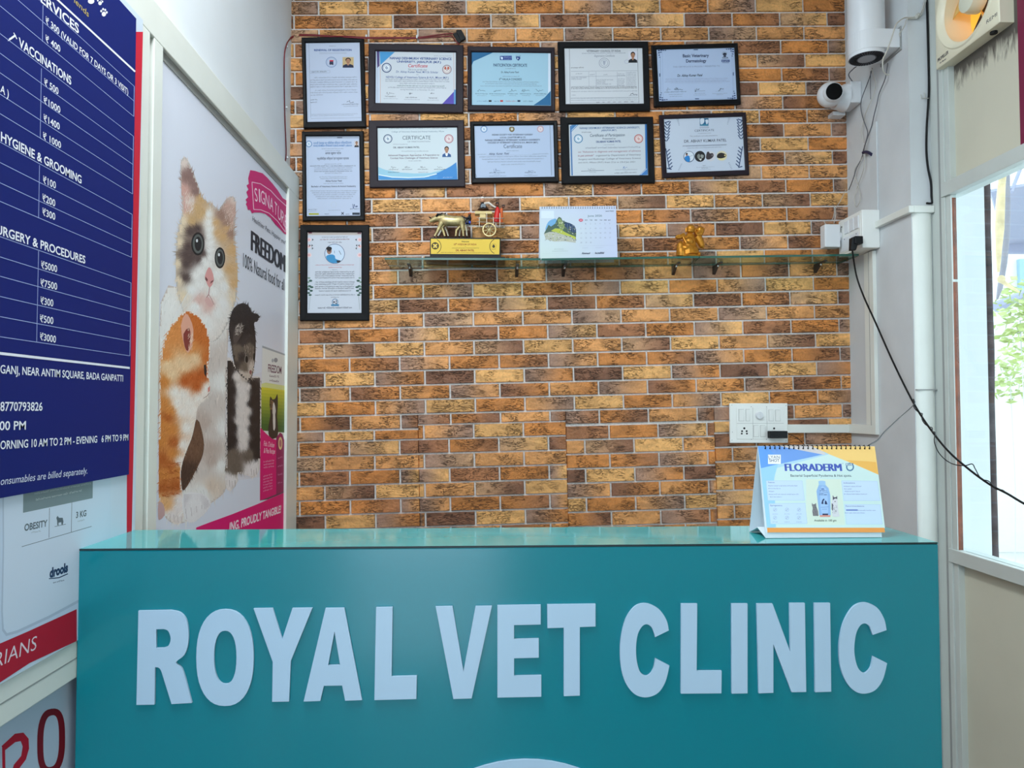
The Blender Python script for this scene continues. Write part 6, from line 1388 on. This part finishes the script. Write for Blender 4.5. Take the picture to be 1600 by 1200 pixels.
pts += [W(1461, 676, 2.1), W(1460, 690, 2.08), W(1466, 706, 2.06), W(1478, 719, 2.04), W(1492, 726, 2.0), W(1508, 727.5, 1.97), W(1519, 725, 1.95), W(1524, 733, 1.94), W(1533, 748, 1.92), W(1545, 752, 1.90), W(1556, 764, 1.87), W(1567, 766, 1.85), W(1578, 775, 1.82), W(1590, 781, 1.80), W(1604, 790, 1.775)]
b.tube(pts, .0014, 6, 5); b.build('strand', 'black', t, smooth=True)

# ------------------------------------------------------------------ dome camera, cylindrical unit
cx_, cy_, cz_ = W(1299, 146, 2.68).x, 2.68, W(1299, 146, 2.68).z
t = thing('security_camera', 'white dome security camera with a black lens on the corner bracket', 'camera', (XR, 2.73, cz_))
by = (2.672, 2.765); bxx = W(1329, 140, by[0]).x
b = MB(); b.box(bxx, XR - .0004, by[0], by[1], cz_ - .036, cz_ + .046); b.build('junction_box', 'white_pl', t, bevel=.004)
b = MB(); b.lathe((bxx, 2.716, cz_ - .002), (-1, 0, 0), [(0, .052), (.010, .050), (.022, .044), (.040, .041)], 28); b.build('mount_ring', 'white_pl', t, smooth=True)
b = MB(); b.ell((cx_, cy_ + .012, cz_), .046, .046, .046, 28, 18); b.build('eyeball', 'white_pl', t, smooth=True)
vd = (Vector((-.12, -1.0, -.16))).normalized(); lc = Vector((cx_, cy_ + .012, cz_)) + vd * .036
b = MB(); b.lathe(lc, vd, [(-.006, .036), (.007, .034), (.0125, .031), (.0108, .030)], 30); b.build('lens_ring', 'white_pl', t, smooth=True)
b = MB(); b.lathe(lc + vd * .0106, vd, [(0, .0300), (.0012, .0294)], 30); b.build('lens', 'lens', t)
b = MB(); b.tube([Vector((bxx + .02, 2.69, cz_ + .047)), W(1326, 117, 2.62), W(1333, 108, 2.58), W(1338, 104, 2.55)], .002, 6); b.build('lead', 'wire_grey', t, smooth=True)
b = MB(); b.box(bxx - .03, bxx + .02, 2.752, D - .006, cz_ - .052, cz_ - .037); b.build('bracket_foot', 'white_pl', t, bevel=.002)
CYX, CYY, CR = W(1354, 92, 2.47).x, 2.47, .0595
CZB = W(1353.5, 92, CYY).z
t = thing('cylindrical_unit', 'tall white cylindrical unit with a dark ringed underside, mounted high on the right wall', 'wall unit', (XR, CYY, CZB))
b = MB(); b.lathe((CYX, CYY, CZB), (0, 0, 1), [(0.003, CR - .004), (0, CR - .001), (.003, CR), (.30, CR), (.304, CR - .004)], 48); b.build('cylinder_body', 'white_pl', t, smooth=True)
b = MB(); b.lathe((CYX, CYY, CZB + .0035), (0, 0, -1), [(0, CR - .0045), (.003, CR - .0045), (.003, .028), (.001, .028)], 40); o = b.build('ring_grille', 'grille', t)
b = MB()
for k in range(36):
    a = 2 * PI * k / 36; u = Vector((math.cos(a), math.sin(a), 0)); v = Vector((-u.y, u.x, 0)); q = Vector((CYX, CYY, CZB + .0004))
    b.slab([q + u * .032 - v * .0012, q + u * .053 - v * .0016, q + u * .053 + v * .0016, q + u * .032 + v * .0012], (0, 0, -.0012))
b.build('grille_slots', 'dark_hole', o)
b = MB(); b.lathe((CYX, CYY, CZB + .003), (0, 0, -1), [(0, .0278), (.0045, .0278), (.0055, .024)], 32); b.build('centre_cap', 'grey_disc', t, smooth=True)
b = MB(); n = 20; zc2 = CZB + .012
o2 = [(CYX + (CR + .0015) * math.cos(a), CYY + (CR + .0015) * math.sin(a)) for a in [PI / 2 + PI * i / n for i in range(n + 1)]]
o2 = [(XR - .004, CYY + CR + .0015)] + o2 + [(XR - .004, CYY - CR - .0015)]
b.prism([(x, y, zc2) for x, y in o2], (0, 0, .064)); b.build('wall_bracket', 'white_pl', t, bevel=.002)
b = MB(); b.box(XR - .0038, XR - .0003, CYY - .066, CYY + .066, zc2 - .01, zc2 + .072); b.build('back_plate', 'groove', t, bevel=.001)

# loose wires on the right wall
t = thing('hanging_wires', 'tangle of pale and grey wires hanging down the right wall below the cylindrical unit', 'wires', (XR - .02, 2.6, 2.3))
HW = lambda x, y, o_=.016: RX(1260 + x * .2083, 80 + y * .2083, XR - o_)
for pts, m_, r_ in (([(495, 128), (470, 210), (420, 340), (408, 400), (412, 450), (430, 520), (455, 590), (458, 630), (440, 700), (425, 750)], 'wire_grey', .0017), ([(490, 125), (500, 170), (520, 240), (515, 290), (490, 365), (450, 450), (430, 530), (415, 600), (420, 650), (432, 690)], 'wire_white', .0017),
                   ([(482, 150), (480, 260), (482, 360)], 'wire_grey', .0013), ([(610, 90), (602, 150), (588, 215), (545, 320), (530, 390), (510, 470), (490, 560), (465, 630), (435, 720), (415, 800), (375, 880), (350, 960), (318, 1040)], 'wire_grey', .0018),
                   ([(432, 700), (438, 800), (425, 900), (385, 1010), (362, 1100), (364, 1150), (378, 1168), (400, 1130), (404, 1080), (385, 1000), (362, 930), (366, 880), (400, 830), (432, 780)], 'wire_white', .0016)):
    b = MB(); b.tube([HW(*p, .008 + .003 * (i % 3)) for i, p in enumerate(pts)], r_, 6, 5); b.build('strand', m_, t, smooth=True)
b = MB(); b.tube([HW(424, 762, .014), HW(440, 756, .012), HW(465, 760, .010), HW(490, 776, .008)], .0055, 8); b.build('tape', 'blue_tape', t, smooth=True)
t = thing('dangling_wire', 'dirty white wire coming down beside the exhaust fan and looping by the cylindrical unit', 'wire', (XR, YP, 2.6))
VW = lambda x, y: (1310 + x * .10625, y * .10625)
pr = [W(*VW(1290, -60), YP - .006), W(*VW(1262, 20), YP - .006), W(*VW(1236, 130), YP - .006), W(*VW(1190, 220), YP - .007), W(*VW(1130, 250), YP - .008), W(*VW(1030, 258), YP - .008)]
b = MB(); b.tube(pr + [W(*VW(950, 270), YP - .02), W(*VW(870, 330), YP - .03), W(*VW(838, 380), YP - .034), W(*VW(800, 500), YP - .036), W(*VW(740, 680), YP - .036), W(*VW(690, 800), YP - .036), W(*VW(655, 870), YP - .036), W(*VW(652, 1000), YP - .03), W(*VW(668, 1060), YP - .02), W(*VW(720, 1100), YP - .01), W(*VW(750, 1096), YP - .01)], .0022, 8); b.build('strand', 'wire_white', t, smooth=True)
b = MB(); b.tube([p + Vector((.004, 0, -.004)) for p in pr] + [W(*VW(1000, 290), YP - .016), W(*VW(985, 350), YP - .012), W(*VW(950, 420), YP - .01), W(*VW(900, 490), YP - .01), W(*VW(905, 530), YP - .012)], .0018, 8); b.build('strand', 'wire_white', t, smooth=True)
b = MB(); c = W(*VW(1150, 245), YP - .009); b.ell(c, .007, .006, .008, 12, 8); b.ell(c + Vector((.006, 0, .006)), .006, .006, .007, 12, 8); b.build('tape_joint', 'wire_white', t, smooth=True)
t = thing('black_cable', 'black cable running down the gap between the pier and the window post', 'cable', (XW - .006, YP - .006, 2.2))
b = MB(); b.tube([W(1448, -10, YP - .006), W(1450, 60, YP - .006), W(1451.5, 130, YP - .006), W(1450.5, 160, YP - .006), W(1448, 200, YP - .006), W(1447.5, 235, YP - .006), W(1450, 262, YP - .006), W(1454.5, 285, YP - .006), W(1455.5, 306, YP - .006), W(1456, 317, YP - .007), W(1448, 317.5, YP - .01)], .0036, 8); b.build('strand', 'black', t, smooth=True)
t = thing('wall_hook', 'small white wire clip on the pier face below the cord', 'clip', W(1446, 152, YP))
b = MB(); b.loft([W(1439, 148, YP - .002), W(1440, 154, YP - .008), W(1452, 153.5, YP - .008)], .0013, 6); b.loft([W(1444, 145, YP - .002), W(1445, 153, YP - .008)], .0013, 6); b.build('clip', 'wire_white', t)

# ------------------------------------------------------------------ exhaust fan in the upper panel
t = thing('exhaust_fan', 'cream square exhaust fan with a round opening set in the panel above the window', 'fan', (XPN, FCY, FZ))
b = MB(); n = 40; rb = FW * .455; rc_ = FW * .40
ang = [2 * PI * i / n for i in range(n)]
sq = []
for a in ang:
    k = FW / 2 / max(abs(math.cos(a)), abs(math.sin(a))); sq.append((math.cos(a) * k, math.sin(a) * k))
ringp = lambda x, rad: [b.bm.verts.new((x, FCY + math.cos(a) * rad, FCZ + math.sin(a) * rad)) for a in ang]
sqv = lambda x: [b.bm.verts.new((x, FCY + p[0], FCZ + p[1])) for p in sq]
L0, L1 = sqv(XPN - .0003), sqv(XF + .003)
L1b = [b.bm.verts.new((XF, FCY + p[0] * .975, FCZ + p[1] * .975)) for p in sq]
rings = [L0, L1, L1b, ringp(XF, rb + .004), ringp(XF - .004, rb), ringp(XF - .003, rb - .006), ringp(XF + .012, rb - .018), ringp(XF + .030, rc_), ringp(XPN + .055, rc_)]
for a, e in zip(rings, rings[1:]):
    for i in range(n): b._f([a[i], a[(i + 1) % n], e[(i + 1) % n], e[i]])
b.build('housing', 'cream', t, smooth=True)
hx = XF + .022
b = MB(); b.lathe((hx - .02, FCY, FCZ), (1, 0, 0), [(0, .026), (.004, .036), (.020, .040), (.045, .040)], 32); b.build('motor_hub', 'hub', t, smooth=True)
M['blade'] = mat('yellowed_blade', (232, 190, 110), .4)
for k in range(3):
    a0 = k * 2 * PI / 3 + 2.55; b = MB(); pts = []
    rows = []
    for j in range(7):
        rr = .038 + (rc_ - .042) * j / 6; w_ = .20 + .26 * j / 6; row = []
        for i in range(7):
            f = i / 6 - .5; a = a0 + f * 2 * w_; row.append(b.bm.verts.new((hx + .030 + f * .024, FCY + math.cos(a) * rr, FCZ + math.sin(a) * rr)))
        rows.append(row)
    for j in range(6):
        for i in range(6): b._f([rows[j][i], rows[j][i + 1], rows[j + 1][i + 1], rows[j + 1][i]])
    o = b.build('blade', 'blade', t, smooth=True); sm = o.modifiers.new('thickness', 'SOLIDIFY'); sm.thickness = .002
b = MB(); b.lathe((XPN + .056, FCY, FCZ), (1, 0, 0), [(0, rc_ + .004), (.0015, rc_ + .004)], 36); b.build('rear_glow_disc', 'glow_disc', t)  # translucent disc added so daylight behind it glows warm in the opening
b = MB()
for a in (PI / 4, 3 * PI / 4, 5 * PI / 4, 7 * PI / 4): b.loft([(XPN + .03, FCY, FCZ), (XPN + .03, FCY + math.cos(a) * rc_, FCZ + math.sin(a) * rc_)], .004, 8)
b.build('motor_bracket', 'steel', t)
P = Print((XF - .0002, 0, 0), (-1, 0, 0)); P.crop(1400, 0, .125)
P.text('PROPELLER', 520, 780, 655, 668, 40, (60, 58, 62), .03, .1); P.text('Air Master', 545, 800, 628, 742, 20, (90, 88, 92), .02, .1); P.build('lettering', t, 'vinyl')
P = Print((XF - .0002, 0, 0), (-1, 0, 0)); P.crop(1400, 0, .125); P.text('REMI', 1130, 300, 1262, 196, 44, (70, 70, 74), .0, .1)
P.build('lettering', t, 'vinyl')
b = MB(); b.lathe((XF + .022, FY0 + FW * .18, FZ - .0002), (0, 0, -1), [(0, .010), (.006, .010), (.006, .004)], 14); b.build('drain_spout', 'black', t)
t = thing('maroon_sign', 'narrow visible strip of a maroon sign on the panel at the top right edge', 'sign', (XPN, RX(1590, 100, XPN).y - .1, 2.3))
b = MB(); y_ = RX(1590.5, 60, XPN - .004).y; b.box(XPN - .004, XPN - .0004, y_ - .2, y_, ZT1 + .003, 3.0); b.build('sign_board', 'maroon', t)

# ------------------------------------------------------------------ outside the window
b = MB(); b.box(3.2, 30, -12, 26, -.12, -.02); b.box(XW + .12, 3.2, -12, Y0, -.12, -.02); o = b.build('ground_outside', 'street', kind='structure')
YO = 2.45; xo = on(1542, 500, 1, YO).x
b = MB(); b.box(XW + .062, xo, YO, YO + .25, 0, 3.4); b.build('wall_outside', 'out_white', kind='structure')
xp = (on(1543, 500, 1, YO + .03).x, on(1557, 500, 1, YO + .03).x)
t = thing('dark_post', 'dark weathered timber post standing outside the window against the white wall', 'post', ((xp[0] + xp[1]) / 2, YO + .045, 0))
b = MB(); rg = random.Random(4); c = (xp[0] + xp[1]) / 2; hw = (xp[1] - xp[0]) / 2; pts = []
b.loft([(c + rg.uniform(-.0015, .0015), YO + .05, z) for z in [.001 + i * .1 for i in range(30)]], [hw * rg.uniform(.93, 1.06) for _ in range(30)], 10); b.build('timber', 'bark', t, smooth=True)
YB = 3.6; OP = lambda x, y, d_=0.0: on(1480 + x * .25, 270 + y * .25, 1, YB + d_)
t = thing('rolled_awning_cloth', 'rolled yellow and grey cloth hanging in the street outside the window', 'cloth', OP(340, 100))
b = MB(); k = YB / F * .25; b.loft([OP(352, -60), OP(340, 80), OP(332, 200), OP(328, 350), OP(322, 480), OP(320, 620)], [v * k for v in (22, 22, 26, 26, 18, 8)], 12); b.build('yellow_roll', 'tarp', t, smooth=True)
b = MB(); b.loft([OP(372, -60, .08), OP(374, 80, .08), OP(374, 250, .08), OP(370, 400, .08), OP(356, 560, .08), OP(330, 720, .08), OP(312, 790, .08)], [v * k for v in (16, 18, 20, 20, 18, 16, 6)], 12); b.build('grey_roll', 'tarp_grey', t, smooth=True)
b = MB(); b.ell(OP(338, 665), 24 * k, 24 * k, 26 * k); b.loft([OP(345, 680), OP(390, 710), OP(450, 745)], [v * k for v in (14, 12, 6)], 8); b.build('knot', 'tarp', t, smooth=True)
t = thing('street_awning', 'lavender grey sheet awning across the street seen through the top of the window', 'awning', on(1600, 350, 1, 5.0))
b = MB(); q = [on(1548, 300, 1, 4.4), on(1720, 270, 1, 4.4), on(1720, 375, 1, 5.2), on(1572, 382, 1, 5.2)]; b.slab(q, (0, .02, .02)); b.box(q[3].x, q[2].x, 5.2, 5.24, q[2].z - .10, q[2].z); b.loft([on(1580, 300, 1, 4.4), on(1620, 200, 1, 4.6)], .012, 6); b.build('sheet', 'awning', t)
h0 = on(1562, 400, 1, 7.0)
t = thing('far_house', 'pale house front with a blue shutter far across the street', 'house', (h0.x + 2, 7.2, -.02))
b = MB(); b.box(h0.x - .2, h0.x + 5, 7.0, 9.0, -.018, on(1600, 392, 1, 7.0).z); b.build('front', 'house', t)
b = MB(); q0, q1 = on(1592, 405, 1, 6.97), on(1640, 460, 1, 6.97); b.box(q0.x, q1.x, 6.96, 6.999, q1.z, q0.z); b.build('shutter', 'window_blue', t)
b = MB(); b.loft([on(1556, 480, 1, 6.5), on(1600, 462, 1, 6.5), on(1660, 455, 1, 6.5)], .05, 8); b.build('drain_pipe', 'awning', t, smooth=True)
def bush(cpx, cpy, y, rx, rz, nl, label):
    c = on(cpx, cpy, 1, y); t = thing('leafy_bush', label, 'bush', (c.x, y, -.02), 'bushes in the street'); rg = random.Random(int(cpx + cpy)); b = MB()
    for _ in range(nl):
        while True:
            v = Vector((rg.uniform(-1, 1), rg.uniform(-1, 1), rg.uniform(-1, 1)))
            if v.length < 1: break
        p = c + Vector((v.x * rx, v.y * rx, v.z * rz)); a = Vector((rg.gauss(0, 1), rg.gauss(0, 1), rg.gauss(0, .6))).normalized(); e = a.orthogonal().normalized(); s_ = rg.uniform(.02, .045)
        b.face([p - a * s_, p + e * s_ * .5, p + a * s_, p - e * s_ * .5])
    b.build('foliage', 'leaf', t)
    b = MB(); b.loft([(c.x, y, -.0195), (c.x + .02, y, c.z * .5), (c.x, y, c.z)], [.004, .003, .003], 8); b.build('stem', 'street', t)
bush(1594, 500, 4.6, .16, .3, 260, 'pale leafy bush seen through the window below the grey awning'); bush(1578, 585, 5.2, .26, .22, 260, 'lower pale leafy bush close to the dark post outside')
